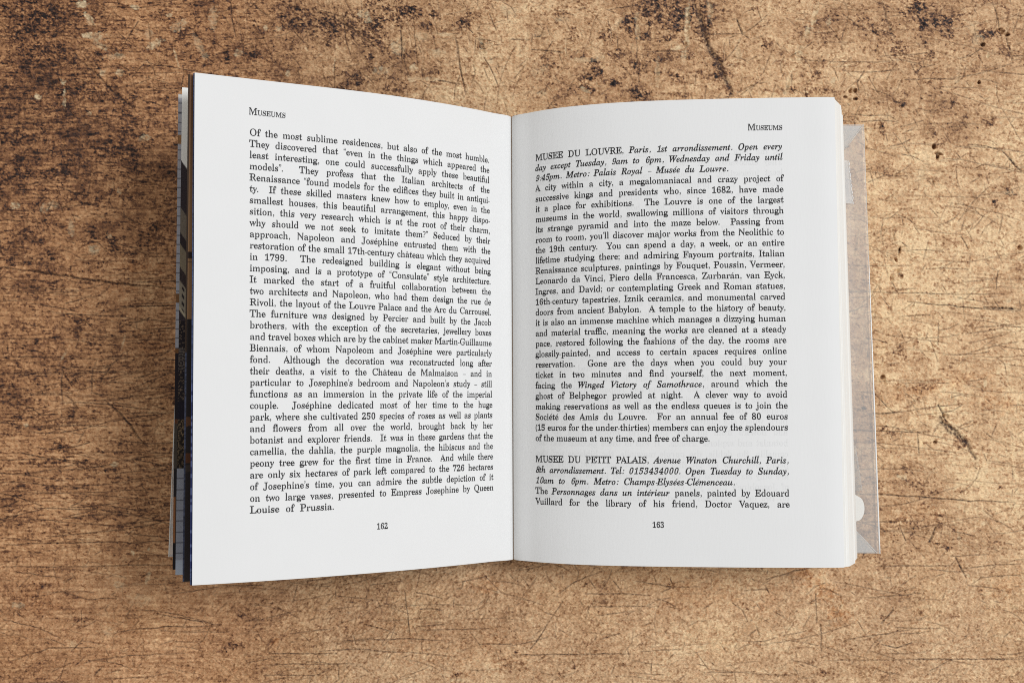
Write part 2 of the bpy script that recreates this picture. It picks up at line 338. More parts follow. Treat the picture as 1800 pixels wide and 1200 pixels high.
# dark stains, holes, pale chips and gouges, rust
for a in [(50, 22, 55, 26, 10, .7), (28, 45, 30, 24, 0, .75), (85, 50, 35, 12, 20, .55), (115, 100, 26, 14, -40, .7), (160, 105, 22, 14, -40, .65),
          (170, 165, 60, 12, -8, .6), (55, 95, 45, 22, 0, .5), (225, 245, 20, 60, 10, .5), (30, 245, 45, 10, 0, .55), (205, 270, 30, 20, 0, .55),
          (395, 98, 5, 9, 0, .8), (300, 40, 22, 30, 0, .3), (690, 15, 38, 18, 0, .85), (652, 38, 16, 26, -30, .7), (575, 45, 18, 22, 0, .75),
          (640, 50, 45, 20, -35, .6), (580, 65, 20, 15, 0, .6), (520, 30, 30, 18, 0, .45), (745, 42, 12, 8, 0, .6), (700, 40, 12, 10, 0, .6),
          (760, 20, 12, 5, -30, .7), (820, 30, 18, 10, 30, .6), (650, 120, 14, 30, 0, .4), (625, 140, 16, 10, 0, .5), (600, 160, 12, 8, 0, .5),
          (846, 80, 6, 12, 15, .55), (948, 57, 11, 7, 10, .4), (1185, 15, 38, 28, 0, .75), (1225, 15, 16, 16, 0, .5), (1110, 40, 14, 12, 40, .75),
          (1075, 60, 8, 10, 0, .8), (1062, 63, 6, 8, 0, .7), (1185, 45, 22, 12, 0, .7), (1145, 37, 6, 7, 0, .75), (1128, 64, 8, 6, 0, .7),
          (1140, 63, 7, 6, 0, .7), (1180, 62, 18, 6, 0, .65), (1085, 95, 14, 9, 10, .75), (1050, 125, 12, 22, 10, .85), (1040, 135, 10, 10, 0, .8),
          (1080, 147, 7, 6, 0, .75), (1025, 145, 8, 10, 0, .7), (1035, 158, 12, 7, -30, .7), (958, 100, 12, 10, 0, .5), (970, 115, 12, 8, 0, .5),
          (990, 25, 14, 10, 0, .4), (1010, 60, 8, 14, 0, .5), (1125, 125, 3, 18, 0, .6), (1122, 115, 9, 5, 0, .65), (1175, 98, 24, 8, 0, .4),
          (1195, 138, 12, 5, -20, .8), (1130, 170, 14, 9, 0, .7), (1200, 168, 14, 5, 0, .6), (1120, 158, 8, 4, 0, .7), (1207, 75, 5, 8, 0, .6),
          (1240, 50, 14, 20, -20, .7), (1268, 120, 14, 18, -20, .7), (1285, 160, 7, 14, 0, .75), (1220, 95, 14, 10, 0, .45), (1330, 70, 12, 8, 0, .4),
          (1240, 130, 12, 8, 0, .4), (1338, 45, 4, 4, 0, .7), (1350, 75, 10, 8, 0, .6), (1615, 8, 20, 14, 0, .9), (1625, 30, 10, 12, 30, .9),
          (1605, 12, 8, 6, 0, .9), (1667, 35, 8, 6, 0, .85), (1652, 37, 7, 6, 0, .8), (1675, 33, 6, 5, 0, .8), (1630, 42, 7, 7, 0, .75),
          (1583, 84, 15, 17, 0, .7), (1560, 60, 14, 26, -15, .45), (1633, 80, 4, 7, 20, .85), (1640, 95, 8, 8, 0, .6), (1540, 50, 8, 10, 0, .45),
          (1672, 60, 12, 10, 0, .55), (1683, 88, 4, 3, 0, .7), (1730, 55, 7, 5, 0, .7), (1718, 62, 5, 4, 0, .6), (1745, 58, 14, 6, 10, .75),
          (1775, 90, 10, 16, 20, .6), (1375, 110, 12, 7, 0, .5), (1440, 130, 7, 10, 0, .6), (1450, 60, 14, 8, 0, .4), (1430, 160, 40, 7, 0, .65),
          (1375, 160, 20, 6, 0, .4), (1555, 225, 6, 12, 0, .7), (1592, 185, 10, 8, 0, .55), (1720, 120, 6, 14, -20, .4), (1750, 220, 14, 6, 0, .6),
          (1752, 213, 8, 6, 0, .65), (1702, 207, 7, 4, 0, .6), (1650, 250, 4, 14, 10, .55), (1680, 180, 6, 6, 0, .45), (1574, 310, 12, 6, 0, .6),
          (1754, 363, 4.2, 6.5, 25, 1.2), (1752, 335, 6, 5, 0, .7), (1725, 314, 6, 3, 0, .5), (1645, 320, 10, 4, 0, .5), (1785, 350, 12, 8, 0, .4),
          (1598, 375, 10, 7, 0, .4), (1628, 405, 8, 5, 0, .45), (1723, 413, 3, 3, 0, .7), (1780, 330, 10, 8, 0, .35), (1680, 330, 10, 10, 0, .35),
          (1793, 310, 4, 14, 0, .5), (1583, 625, 9, 9, -30, .75), (1615, 612, 8, 6, 0, .35), (1745, 625, 2, 5, 0, .8), (1692, 605, 4, 4, 0, .4),
          (1625, 690, 26, 5, 8, .55), (1640, 677, 14, 4, 0, .45), (1553, 766, 9, 3.2, 0, 1.1), (1560, 764, 4, 5, 0, 1.1), (1573, 772, 6, 3, 0, .8),
          (1649, 786, 4, 3.5, 0, .9), (1695, 785, 10, 9, -40, .8), (1665, 750, 7, 9, -30, .8), (1645, 725, 8, 5, 0, .7), (1642, 742, 4, 8, 0, .6),
          (1765, 868, 8, 4, 20, .65), (1640, 832, 10, 4, 0, .4), (1695, 870, 10, 4, 0, .5), (1700, 870, 8, 3, 0, .5), (1635, 925, 40, 16, 0, .35),
          (1662, 968, 16, 4, -10, .75), (1670, 970, 4, 6, 30, .8), (1663, 915, 8, 5, 0, .7), (1625, 1083, 10, 6, 0, .4), (1690, 1085, 20, 5, 0, .45),
          (1455, 1185, 10, 6, 0, .6), (1558, 1092, 4, 3, 0, .8), (1500, 1145, 8, 6, 0, .5), (1728, 1045, 6, 4, 0, .5), (1745, 1015, 6, 4, 0, .5),
          (400, 1143, 16, 12, 0, .5), (402, 1150, 7, 7, 0, .6), (420, 1083, 5, 5, 0, .6), (75, 1036, 14, 5, -10, .7), (55, 1072, 20, 16, 0, .5),
          (95, 1043, 34, 6, -18, .55), (142, 1094, 14, 4, 0, .6), (50, 1180, 12, 10, 0, .35), (25, 1060, 24, 14, 0, .35), (12, 1045, 10, 10, 0, .3),
          (800, 1190, 10, 5, 0, .6), (642, 1043, 7, 3, 0, .5), (1030, 1036, 6, 4, 30, .6), (908, 1149, 4, 3, 0, 1.0), (1008, 1176, 5, 3, 0, .6),
          (1045, 1172, 6, 2.5, 0, .6), (1185, 1036, 4, 5, 0, .7), (1315, 1072, 5, 7, 0, .6), (1175, 1070, 14, 6, 0, .3), (890, 1175, 20, 10, 0, .35),
          (850, 1020, 6, 5, 0, .5), (118, 688, 16, 18, 0, .45), (30, 656, 16, 5, 8, .75), (68, 685, 12, 8, 0, .5), (40, 742, 24, 6, 0, .5),
          (12, 770, 14, 8, 0, .6), (40, 748, 4, 3, 0, .7), (115, 752, 7, 5, 0, .7), (118, 745, 6, 12, 0, .5), (98, 752, 7, 4, 0, .6), (20, 765, 20, 8, 0, .5),
          (100, 795, 12, 8, 10, .8), (112, 800, 12, 4, 0, .7), (55, 800, 28, 5, 0, .45), (110, 815, 16, 8, 0, .6), (140, 822, 16, 7, -8, .7),
          (85, 825, 25, 8, 0, .6), (175, 825, 6, 5, 0, .65), (185, 836, 12, 3, 0, .7), (170, 803, 10, 3, 0, .7), (12, 822, 6, 5, 0, .6),
          (205, 790, 6, 4, 0, .5), (230, 790, 8, 3, 0, .45), (195, 788, 5, 8, 0, .3), (160, 897, 14, 4, 0, .6), (90, 868, 14, 4, 0, .35),
          (200, 870, 12, 3, 0, .4), (60, 610, 9, 8, 40, .7), (25, 620, 12, 5, 0, .5), (136, 618, 9, 5, 10, .6), (35, 582, 24, 8, 0, .55),
          (140, 570, 12, 9, 0, .6), (140, 578, 8, 10, 0, .5), (45, 590, 12, 6, 0, .5), (240, 545, 12, 12, 0, .5), (175, 545, 12, 8, 0, .45), (275, 595, 5, 6, 0, .6),
          (185, 425, 8, 12, 0, .7), (195, 435, 8, 8, 0, .7), (160, 415, 8, 10, 0, .5), (160, 445, 7, 8, 0, .6), (200, 445, 14, 6, 0, .5), (180, 470, 20, 12, 0, .45),
          (260, 435, 22, 14, 0, .6), (245, 460, 20, 16, 0, .6), (270, 410, 12, 16, 0, .5), (80, 455, 16, 7, -20, .6), (85, 400, 4, 9, 10, .6),
          (70, 395, 6, 6, 0, .5), (60, 370, 10, 7, 0, .4), (40, 415, 8, 10, 30, .4), (105, 365, 14, 10, 20, .55), (115, 360, 16, 8, 30, .6),
          (210, 345, 30, 14, 15, .55), (165, 360, 16, 6, 30, .5), (180, 350, 30, 6, 15, .5), (285, 395, 12, 8, 0, .5), (265, 345, 6, 20, 0, .45),
          (140, 330, 10, 8, 0, .3), (205, 315, 22, 10, 0, .5), (30, 310, 40, 10, 0, .5), (100, 305, 30, 8, 0, .5), (25, 285, 10, 14, 0, .45), (60, 280, 8, 14, 0, .5),
          (200, 505, 40, 5, 0, .4), (250, 530, 8, 8, 0, .35), (15, 465, 8, 6, 0, .5), (130, 490, 16, 8, 0, .5), (20, 250, 10, 8, 0, .6),
          (100, 150, 16, 10, 0, .5), (140, 165, 16, 8, 0, .6), (95, 165, 10, 5, 0, .5), (80, 85, 6, 4, 0, .7), (290, 35, 10, 14, 0, .45), (370, 75, 12, 10, 0, .4),
          (225, 80, 4, 4, 0, .7), (358, 50, 2, 3, 0, .9), (195, 85, 14, 10, 0, .4), (440, 95, 7, 6, 0, .5), (340, 25, 8, 16, 0, .4)]:
    px, py, rx, ry, an, dk = a
    blob(px, py, rx, ry, an, dark=dk, rag=0.75, soft=0.5)
for a in [(152, 33, 5, 13, 35, .9, .35e-3), (150, 60, 14, 5, 0, .7, .1e-3), (165, 62, 16, 7, 0, .55, .1e-3), (170, 78, 14, 5, -35, .5, .2e-3), (200, 98, 16, 5, 0, .35, .1e-3),
          (265, 77, 14, 6, 20, .75, .25e-3), (256, 58, 6, 9, 20, .3, .3e-3), (137, 5, 9, 6, 0, .8, .1e-3), (232, 9, 6, 4, 0, .8, .1e-3), (293, 23, 6, 4, 0, .85, .1e-3),
          (60, 172, 5, 4, 0, .85, .1e-3), (108, 180, 3, 14, 0, .6, .1e-3), (105, 145, 4, 5, 0, .6, .05e-3), (205, 128, 6, 5, 0, .8, .25e-3), (175, 128, 6, 6, 0, .6, .1e-3),
          (310, 42, 14, 7, 30, .5, .1e-3), (372, 30, 9, 18, 0, .35, .3e-3), (415, 92, 6, 6, 0, .5, .1e-3), (345, 75, 5, 24, 30, .3, .1e-3), (305, 98, 2, 18, 15, .5, .1e-3),
          (250, 247, 9, 5, 20, .5, .1e-3), (152, 202, 6, 5, 0, .5, .1e-3), (20, 367, 8, 6, 0, .6, .05e-3), (187, 121 + 300, 4, 4, 0, .7, .05e-3), (120, 408, 5, 16, 10, .35, .1e-3),
          (160, 447, 9, 8, 0, .55, .05e-3), (80, 370, 14, 7, 20, .35, .05e-3), (205, 342, 3, 5, 30, .5, .05e-3), (213, 607, 2, 14, -15, .5, .1e-3), (105, 636, 3, 14, -30, .35, .1e-3),
          (40, 757, 5, 4, 0, .6, .05e-3), (196, 825, 5, 4, 0, .7, .05e-3), (229, 980, 3, 4, 0, .8, .05e-3), (257, 972, 2, 5, 0, .7, .1e-3), (257, 1020, 4, 13, -12, .5, .1e-3),
          (636, 22, 12, 6, -10, .8, .1e-3), (646, 30, 5, 6, 0, .6, .1e-3), (464, 45, 3, 4, 0, .9, .05e-3), (486, 48, 5, 4, 0, .6, .05e-3), (536, 85, 3, 6, 30, .8, .1e-3),
          (585, 115, 1.5, 12, -8, .7, .1e-3), (504, 130, 4, 4, 0, .7, .05e-3), (697, 80, 10, 13, 0, .55, .05e-3), (727, 118, 6, 5, 0, .7, .05e-3), (740, 62, 10, 8, 0, .4, .05e-3),
          (722, 140, 7, 6, 0, .55, .05e-3), (670, 125, 14, 6, 0, .4, .05e-3), (755, 140, 30, 3, -4, .55, .05e-3), (800, 172, 24, 3, 0, .55, .05e-3), (768, 92, 14, 7, 0, .5, .05e-3),
          (780, 58, 12, 3, 0, .5, .05e-3), (845, 70, 5, 10, 20, .4, .35e-3), (848, 92, 6, 8, 20, .5, .1e-3), (862, 108, 5, 6, 30, .6, .1e-3), (888, 12, 10, 9, 20, .5, .05e-3),
          (898, 15, 8, 8, 0, .5, .05e-3), (948, 57, 11, 8, 10, .25, .4e-3), (870, 137, 2, 9, 20, .6, .1e-3), (905, 15, 12, 5, 0, .35, .05e-3), (990, 32, 14, 5, -10, .4, .05e-3),
          (945, 125, 16, 12, 0, .35, .05e-3), (953, 166, 10, 5, 0, .55, .05e-3), (995, 80, 1.5, 14, 0, .5, .15e-3), (1020, 105, 22, 4, 0, .45, .05e-3), (1055, 100, 10, 5, 0, .45, .05e-3),
          (1210, 40, 5, 38, -2, .85, .3e-3), (1195, 82, 10, 4, 10, .8, .1e-3), (1122, 45, 4, 20, 0, .5, .1e-3), (1157, 130, 4, 20, 0, .4, .15e-3), (1250, 12, 4, 20, 5, .4, .15e-3),
          (1205, 100, 5, 12, 0, .5, .1e-3), (1085, 40, 4, 14, -35, .5, .15e-3), (1030, 160, 8, 3, -30, .6, .2e-3), (1050, 150, 6, 6, 0, .35, .25e-3), (1300, 90, 5, 14, 10, .4, .1e-3),
          (1435, 25, 4, 24, -14, .7, .25e-3), (1422, 55, 5, 14, -16, .75, .25e-3), (1408, 92, 6, 16, -14, .7, .25e-3), (1388, 148, 4, 20, -18, .7, .25e-3), (1460, 35, 4, 9, -20, .5, .1e-3),
          (1468, 145, 4, 9, -15, .65, .05e-3), (1690, 130, 3, 24, -4, .3, .1e-3), (1742, 98, 3, 6, -10, .8, .25e-3), (1714, 45, 10, 10, 0, .4, .1e-3), (1723, 70, 10, 7, 0, .4, .1e-3),
          (1710, 150, 8, 4, 30, .5, .3e-3), (1495, 178, 6, 6, 0, .3, .3e-3), (1565, 210, 14, 6, 0, .3, .05e-3), (1595, 205, 6, 4, 0, .5, .05e-3), (1765, 218, 3, 3, 0, .7, .05e-3),
          (1628, 187, 2, 2, 0, .8, .05e-3), (1632, 280, 5, 24, 3, .5, .05e-3), (1660, 270, 5, 4, 0, .6, .05e-3), (1625, 310, 6, 22, -20, .5, .1e-3), (1690, 360, 9, 14, 0, .4, .05e-3),
          (1780, 345, 40, 4, 8, .35, .05e-3), (1575, 422, 3, 12, 8, .5, .3e-3), (1585, 450, 3, 10, -5, .5, .4e-3), (1582, 485, 6, 5, 0, .8, .4e-3), (1572, 497, 4, 8, 0, .4, .45e-3),
          (1588, 505, 3, 10, 0, .5, .1e-3), (1692, 535, 5, 3, 30, .8, .05e-3), (1780, 537, 3, 3, 0, .8, .05e-3), (1737, 683, 3, 6, 0, .85, .1e-3), (1727, 687, 4, 3, 0, .6, .1e-3),
          (1558, 678, 5, 8, 10, .35, .55e-3), (1590, 848, 8, 4, -10, .8, .05e-3), (1655, 755, 10, 8, 0, .55, .15e-3), (1667, 742, 6, 7, -20, .45, .4e-3), (1733, 840, 20, 6, 20, .35, .05e-3),  # first entry: lit rim of a hole, light put into the colour
          (1600, 683, 3, 8, 0, .4, .1e-3), (1735, 928, 5, 5, 0, .6, .05e-3), (1692, 955, 3, 16, 5, .5, .1e-3), (1708, 1020, 2, 3, 0, .6, .05e-3), (1545, 1013, 6, 3, 20, .6, .05e-3),
          (1797, 1128, 3, 3, 0, .9, .05e-3), (1770, 1122, 14, 3, 0, .4, .05e-3), (1290, 1140, 8, 6, 0, .35, .05e-3), (180, 1115, 14, 8, 0, .3, .05e-3), (120, 1136, 8, 6, 0, .3, .05e-3),
          (240, 1060, 20, 8, 0, .25, .05e-3), (205, 1035, 8, 5, 0, .35, .05e-3), (25, 1070, 10, 6, 0, .4, .05e-3), (805, 1198, 14, 3, 0, .5, .05e-3)]:
    px, py, rx, ry, an, lt, dp = a
    blob(px, py, rx, ry, an, light=lt, depth=dp, rag=0.6, soft=0.45)
# round holes left by worms and nails
for px, py, rx, ry, an, dp in [(1556, 673, 4, 6, -25, .9e-3), (1499, 160, 4, 5, -20, .9e-3), (1507, 160, 4.5, 4, 0, .9e-3), (1508, 175, 5, 3, 0, .6e-3), (1490, 172, 4, 3, 0, .5e-3),
                           (1733, 76, 5, 4, 10, .8e-3), (1765, 52, 8, 6, -30, .9e-3), (1776, 58, 5, 4, 0, .8e-3), (1647, 262, 4, 5, 10, .9e-3), (1655, 274, 8, 3, -10, .8e-3), (1653, 280, 3, 6, 0, .7e-3),
                           (1727, 145, 2.5, 4, 0, .7e-3), (1799, 443, 5, 5, 0, .9e-3), (1587, 447, 2, 7, -10, .7e-3), (1580, 464, 2.5, 5, 20, .7e-3), (1571, 497, 2, 4, 0, .7e-3), (1588, 493, 4, 6, 20, .4e-3),
                           (1508, 767, 3, 2.5, 0, .5e-3), (1665, 741, 4, 5, -20, .8e-3), (1649, 786, 3, 3, 0, .6e-3), (846, 80, 5, 10, 15, .5e-3), (948, 57, 9, 6, 10, .5e-3), (945, 129, 1.5, 1.5, 0, .4e-3), (952, 165, 1.5, 1.5, 0, .4e-3),
                           (1515, 730, 4, 3, 0, .3e-3), (1522, 727, 5, 5, 20, .3e-3), (1207, 76, 4, 6, 0, .5e-3), (1625, 175, 1.5, 1.5, 0, .3e-3)]:
    blob(px, py, rx, ry, an, dark=0.75, depth=dp, rag=0.2, soft=0.3)  # dark tint puts the shade inside the holes into the colour
for px, py, rx, ry, an, rd in [(1442, 1035, 22, 14, -40, .8), (1455, 1050, 14, 22, 35, .85), (1475, 1080, 14, 18, 30, .75), (1490, 1092, 16, 8, 0, .4), (1415, 1012, 20, 10, 0, .6),
                           (1610, 697, 36, 8, 0, .5), (1760, 715, 34, 14, -10, .45), (1690, 675, 50, 12, 8, .35), (1575, 705, 22, 10, 0, .35), (852, 1040, 22, 14, 0, .5),
                           (482, 1133, 6, 6, 0, .7), (1185, 1065, 22, 14, 0, .35), (1355, 1055, 14, 24, 0, .35), (1240, 1050, 60, 26, 0, .3), (760, 1140, 60, 24, 0, .3),
                           (850, 1150, 60, 30, 0, .35), (650, 1105, 50, 16, 0, .25), (1780, 1035, 24, 14, 20, .5), (60, 1065, 30, 16, 0, .35), (270, 620, 30, 14, 0, .35),
                           (240, 478, 24, 7, 0, .5), (200, 515, 30, 7, 0, .4), (285, 480, 20, 8, 0, .4), (1500, 255, 30, 20, 0, .2), (1625, 910, 36, 12, 0, .35)]:
    blob(px, py, rx, ry, an, red=rd, rag=0.9, soft=0.7)

# countless small knife cuts
def region_cut():
    while True:
        x = rng.uniform(X0, X1); y = rng.uniform(Y0, Y1)
        px = (x + 0.1780) / 0.3556 * 1800; py = (0.1194 - y) / 0.2375 * 1200
        if 400 < px < 1440 and 260 < py < 940:
            continue
        return x, y, px, py
for k in range(5600):
    x, y, px, py = region_cut()
    q = rng.random()
    if py > 960:
        if q < 0.20: an, L, wd, dk = rng.normal(0, 7), rng.gamma(2, .006), .15e-3, .55
        elif q < 0.72: an, L, wd, dk = rng.normal(42, 17), rng.gamma(2, .0011), .17e-3, .62
        else: an, L, wd, dk = rng.uniform(0, 180), rng.gamma(2, .0018), .15e-3, .5
    elif px < 420:
        if py > 480:
            if q < 0.42: an, L, wd, dk = rng.normal(2, 6), rng.gamma(2, .009), .16e-3, .85
            else: an, L, wd, dk = rng.uniform(0, 180), rng.gamma(2, .0014), .2e-3, .55
        else:
            if q < 0.25: an, L, wd, dk = rng.normal(0, 6), rng.gamma(2, .006), .15e-3, .6
            elif q < .4: an, L, wd, dk = rng.normal(95, 12), rng.gamma(2, .003), .18e-3, .5
            else: an, L, wd, dk = rng.uniform(0, 180), rng.gamma(2, .0014), .22e-3, .75
    elif px > 1440:
        if q < 0.22: an, L, wd, dk = rng.normal(-2, 5), rng.gamma(2, .007), .14e-3, .6
        else: an, L, wd, dk = rng.uniform(0, 180), rng.gamma(2, .0016), .15e-3, .55
    else:
        if q < 0.1: an, L, wd, dk = rng.normal(0, 8), rng.gamma(2, .004), .15e-3, .5
        elif q < 0.3: an, L, wd, dk = rng.normal(92, 14), rng.gamma(2, .003), .17e-3, .5
        else: an, L, wd, dk = rng.uniform(0, 180), rng.gamma(2, .0013), .2e-3, .6
    L = min(L, .05); an = math.radians(an)
    n = max(1, int(L / .003)); pts = [(x, y)]
    bend = rng.normal(0, .06) if L > .012 else rng.normal(0, .3)
    for i in range(n):
        an += bend / n * 2 + rng.normal(0, .05)
        pts.append((pts[-1][0] + math.cos(an) * L / n, pts[-1][1] + math.sin(an) * L / n))
    raw(pts, wd * rng.uniform(.75, 1.3), min(1, 0.85 * dk * rng.uniform(.4, 1.45)), rng.uniform(.04e-3, .12e-3), 0.0, rough=n > 2)

n_big = fnoise(.03, .018, 21); n_mid = fnoise(.0085, .0065, 22, 2.2); n_sml = fnoise(.0026, .0020, 23, 2.0)
n_spk = fnoise(.0010, .0008, 24); n_dot = fnoise(.00055, .00055, 25); n_pix = fnoise(.0003, .0003, 31)
n_fib = fnoise(.022, .0007, 26); n_fib2 = fnoise(.006, .0005, 27); n_ver = fnoise(.0010, .012, 28)
n_dia = fnoise(.0020, .0006, 29, 0, math.radians(42)); n_h = fnoise(.02, .02, 30)
n_dsh = fnoise(.0020, .00045, 32); n_ds2 = np.maximum(fnoise(.0011, .00036, 33, 0, math.radians(50)), fnoise(.0010, .00036, 37, 0, math.radians(12)))
n_grt = fnoise(.0016, .0013, 34, 1.6)                             # gritty, all scales

fibre = 0.6 * n_fib + 0.4 * n_fib2
n_flk = 0.75 * fnoise(.0030, .0019, 38, 2.0) + 0.5 * fnoise(.0011, .0007, 39, 1.6)      # flakes and worn patches
n_iso = fnoise(.0010, .0006, 35, 0, math.radians(-35)); n_is2 = fnoise(.0011, .0006, 36, 0, math.radians(70))
fine = 0.45 * n_grt + 0.35 * n_spk + 0.45 * n_dot + 0.3 * n_pix
s = 0.04 + 0.80 * tone + (0.05 * n_big + 0.06 * n_mid) * (1 - 0.45 * low)
fl = n_mid * 0.40 + n_sml * 0.55 + 0.55 * fine                      # flaking stain with gritty edges
cover = sstep(0.1, 1.3, fl + 2.2 * (tone - 0.62) + 0.25 * n_big)
s = s + cover * (0.20 - 0.08 * low - 0.07 * left) * (0.35 + 0.9 * tone)
s = s + spot * (0.56 - 0.20 * left) * np.clip(0.85 + 0.50 * fine + 0.12 * n_sml, 0.1, 1.35)
s = s + (0.012 + 0.050 * left) * fibre + 0.020 * n_ver + (0.052 * (1 - left) + 0.055 * left) * fine * (0.8 + 0.35 * (1 - low)) + 0.012 * n_pix
dash = n_dsh * (0.35 + 0.55 * left) * (1 - 0.5 * low) + n_ds2 * (0.35 + 0.45 * low) + 0.5 * np.maximum(n_iso, n_is2) * (1 - 0.6 * left) + 0.4 * n_sml
s = s + (0.29 - 0.09 * low) * sstep(1.0, 2.1, dash - 0.25 * low) + 0.26 * sstep(1.3, 2.4, 0.8 * n_dot + 0.45 * n_grt + 0.35 * n_pix)
s = s - 0.15 * sstep(1.0, 2.2, 0.6 * n_grt + 0.7 * n_dot) * (1 - np.clip(spot, 0, 1))
flake = sstep(0.55, 0.95, n_flk + 0.5 * (tone - 0.3)); bare = sstep(0.45, 1.0, -n_flk - 0.2 * (tone - 0.3))
s = s + (0.13 - 0.04 * low) * flake - (0.09 + 0.05 * tone) * bare
s = np.clip(s, -0.1, 1.25)
ramp_x = np.array([-0.1, 0.12, 0.40, 0.70, 1.0, 1.25])
ramp_c = np.array([srgb(232, 199, 155), srgb(207, 169, 128), srgb(175, 134, 96), srgb(125, 89, 62), srgb(76, 53, 42), srgb(44, 32, 28)])
Cw = np.stack([np.interp(s, ramp_x, ramp_c[:, k]) for k in range(3)], -1)
# the left end of the board is redder, the sanded end greyer
hue = np.clip(left * 0.8, 0, 1)[..., None]
Cw = Cw * (1 + hue * (np.array([1.0, 0.87, 0.775]) - 1))
gy_ = (low * (1 - sstep(0.2, 1.2, n_h)) * 0.35)[..., None]
Cw = Cw * (1 + gy_ * (np.array([0.96, 0.97, 1.03]) - 1))
r3 = (rust * (0.55 + 0.25 * np.clip(n_sml, -1, 1)))[..., None]
Cw = Cw * (1 + r3 * (np.array([0.84, 0.58, 0.36]) - 1))
pl = (np.clip(pale * (0.75 + 0.35 * np.clip(n_spk, -1, 1)), 0, 1) * 0.85)[..., None]
Cw = Cw * (1 - pl) + srgb(222, 196, 156) * pl
ck = np.clip(crk * (0.9 + 0.25 * np.clip(n_dot, -1.5, 1.5)), 0, 1)[..., None] * 0.92
Cw = Cw * (1 - ck) + srgb(64, 43, 32) * ck
Cw = np.clip(Cw * (1 + 0.045 * n_dot[..., None] + 0.035 * n_pix[..., None]), 0.004, 0.9)
hz = hgt * 1.25 + 0.042e-3 * n_spk + 0.050e-3 * n_sml * (0.6 + 0.4 * (1 - low)) + 0.022e-3 * fibre * (0.5 + left) + (0.022e-3 + 0.058e-3 * low) * n_dia
hz = hz - 0.06e-3 * cover * (1 - low) - 0.10e-3 * flake + 0.04e-3 * bare + (0.036e-3 + 0.022e-3 * low) * n_dot * 0.8 + 0.010e-3 * n_pix - 0.05e-3 * sstep(1.0, 2.1, dash)
hz = np.minimum(hz - 0.24e-3, 0.08e-3)

def soft(a, sg):
    fx = np.fft.rfftfreq(NX, DX)[None, :]; fy = np.fft.fftfreq(NY, DX)[:, None]
    return np.fft.irfft2(np.fft.rfft2(a) * np.exp(-2 * (math.pi * sg) ** 2 * (fx * fx + fy * fy)), (NY, NX))
# gritty wood: edges of flecks, flakes and cuts are crisp
for k in range(3):
    q = np.sqrt(Cw[..., k])
    Cw[..., k] = np.clip(q + 0.65 * (q - soft(q, 0.5e-3)), 0.06, 0.93) ** 2
hz = hz + 0.7 * (hz - soft(hz, 0.6e-3))
hz = np.minimum(hz - 0.05e-3, 0.08e-3)

def axis(a, lo, hi, n, far):
    g = np.cumsum(DX * np.geomspace(1.0, far, n))
    return np.concatenate([(lo - g)[::-1], a, hi + g])
ax = axis(gx, gx[0], gx[-1], 90, 40.0); ay = axis(gy, gy[0], gy[-1], 80, 40.0)
def reflect(v, lo, n):
    k = np.rint((v - lo) / DX).astype(int) % (2 * n - 2)
    return np.where(k < n, k, 2 * n - 2 - k)
ix = reflect(ax, X0, NX); iy = reflect(ay, Y0, NY)
AX, AY = np.meshgrid(ax, ay)
# beyond the finely modelled middle the vertices lie farther apart, so the relief and tone are taken from a smoothed copy
far = np.clip(np.maximum(np.maximum(gx[0] - AX, AX - gx[-1]), np.maximum(gy[0] - AY, AY - gy[-1])) / 0.012, 0, 1)
hs_ = soft(hz, 2.5e-3); Cs = np.stack([soft(Cw[..., k], 2.5e-3) for k in range(3)], -1)
ZZ = hz[iy][:, ix] * (1 - far) + hs_[iy][:, ix] * far
CC = (Cw[iy][:, ix] * (1 - far)[..., None] + np.clip(Cs, 0.01, 0.9)[iy][:, ix] * far[..., None]).reshape(-1, 3)
nyT, nxT = AX.shape
top = np.stack([AX, AY, ZZ], -1).reshape(-1, 3)
f = grid_faces(nyT, nxT)[:, ::-1]
# sides and underside of the board
per = np.concatenate([np.arange(nxT), np.arange(1, nyT) * nxT + nxT - 1, (nyT - 1) * nxT + np.arange(nxT - 2, -1, -1), np.arange(nyT - 2, 0, -1) * nxT])
base = len(top)
under = top[per].copy(); under[:, 2] = -0.04
nf = np.stack([per, base + np.arange(len(per)), base + np.roll(np.arange(len(per)), -1), np.roll(per, -1)], 1)
verts = np.vstack([top, under, [[ax[0], ay[0], -0.0401], [ax[-1], ay[0], -0.0401], [ax[-1], ay[-1], -0.0401], [ax[0], ay[-1], -0.0401]]])
b2 = base + len(under)
f = np.vstack([f, nf, [[b2 + 3, b2 + 2, b2 + 1, b2]]])
CC = np.vstack([CC, CC[per], np.tile(srgb(120, 85, 58), (4, 1))])
mw, nt, p = mat('worn_wood', rough=0.62, spec=0.28)
at = node(nt, 'ShaderNodeAttribute', attribute_name='Col')
tc = node(nt, 'ShaderNodeTexCoord')
n1 = node(nt, 'ShaderNodeTexNoise', Scale=2600.0, Detail=3.0, Roughness=0.65)
mp = node(nt, 'ShaderNodeMapping'); mp.inputs['Scale'].default_value = (0.55, 1.0, 1.0)
nt.links.new(tc.outputs['Object'], mp.inputs['Vector'])
nt.links.new(mp.outputs['Vector'], n1.inputs['Vector'])
mr = node(nt, 'ShaderNodeMapRange'); mr.inputs['From Min'].default_value = 0.28; mr.inputs['From Max'].default_value = 0.72
mr.inputs['To Min'].default_value = 0.76; mr.inputs['To Max'].default_value = 1.22
nt.links.new(n1.outputs['Fac'], mr.inputs['Value'])
mx = node(nt, 'ShaderNodeVectorMath', operation='SCALE')
nt.links.new(at.outputs['Color'], mx.inputs[0]); nt.links.new(mr.outputs['Result'], mx.inputs['Scale'])
n4 = node(nt, 'ShaderNodeTexNoise', Scale=420.0, Detail=7.0, Roughness=0.72)
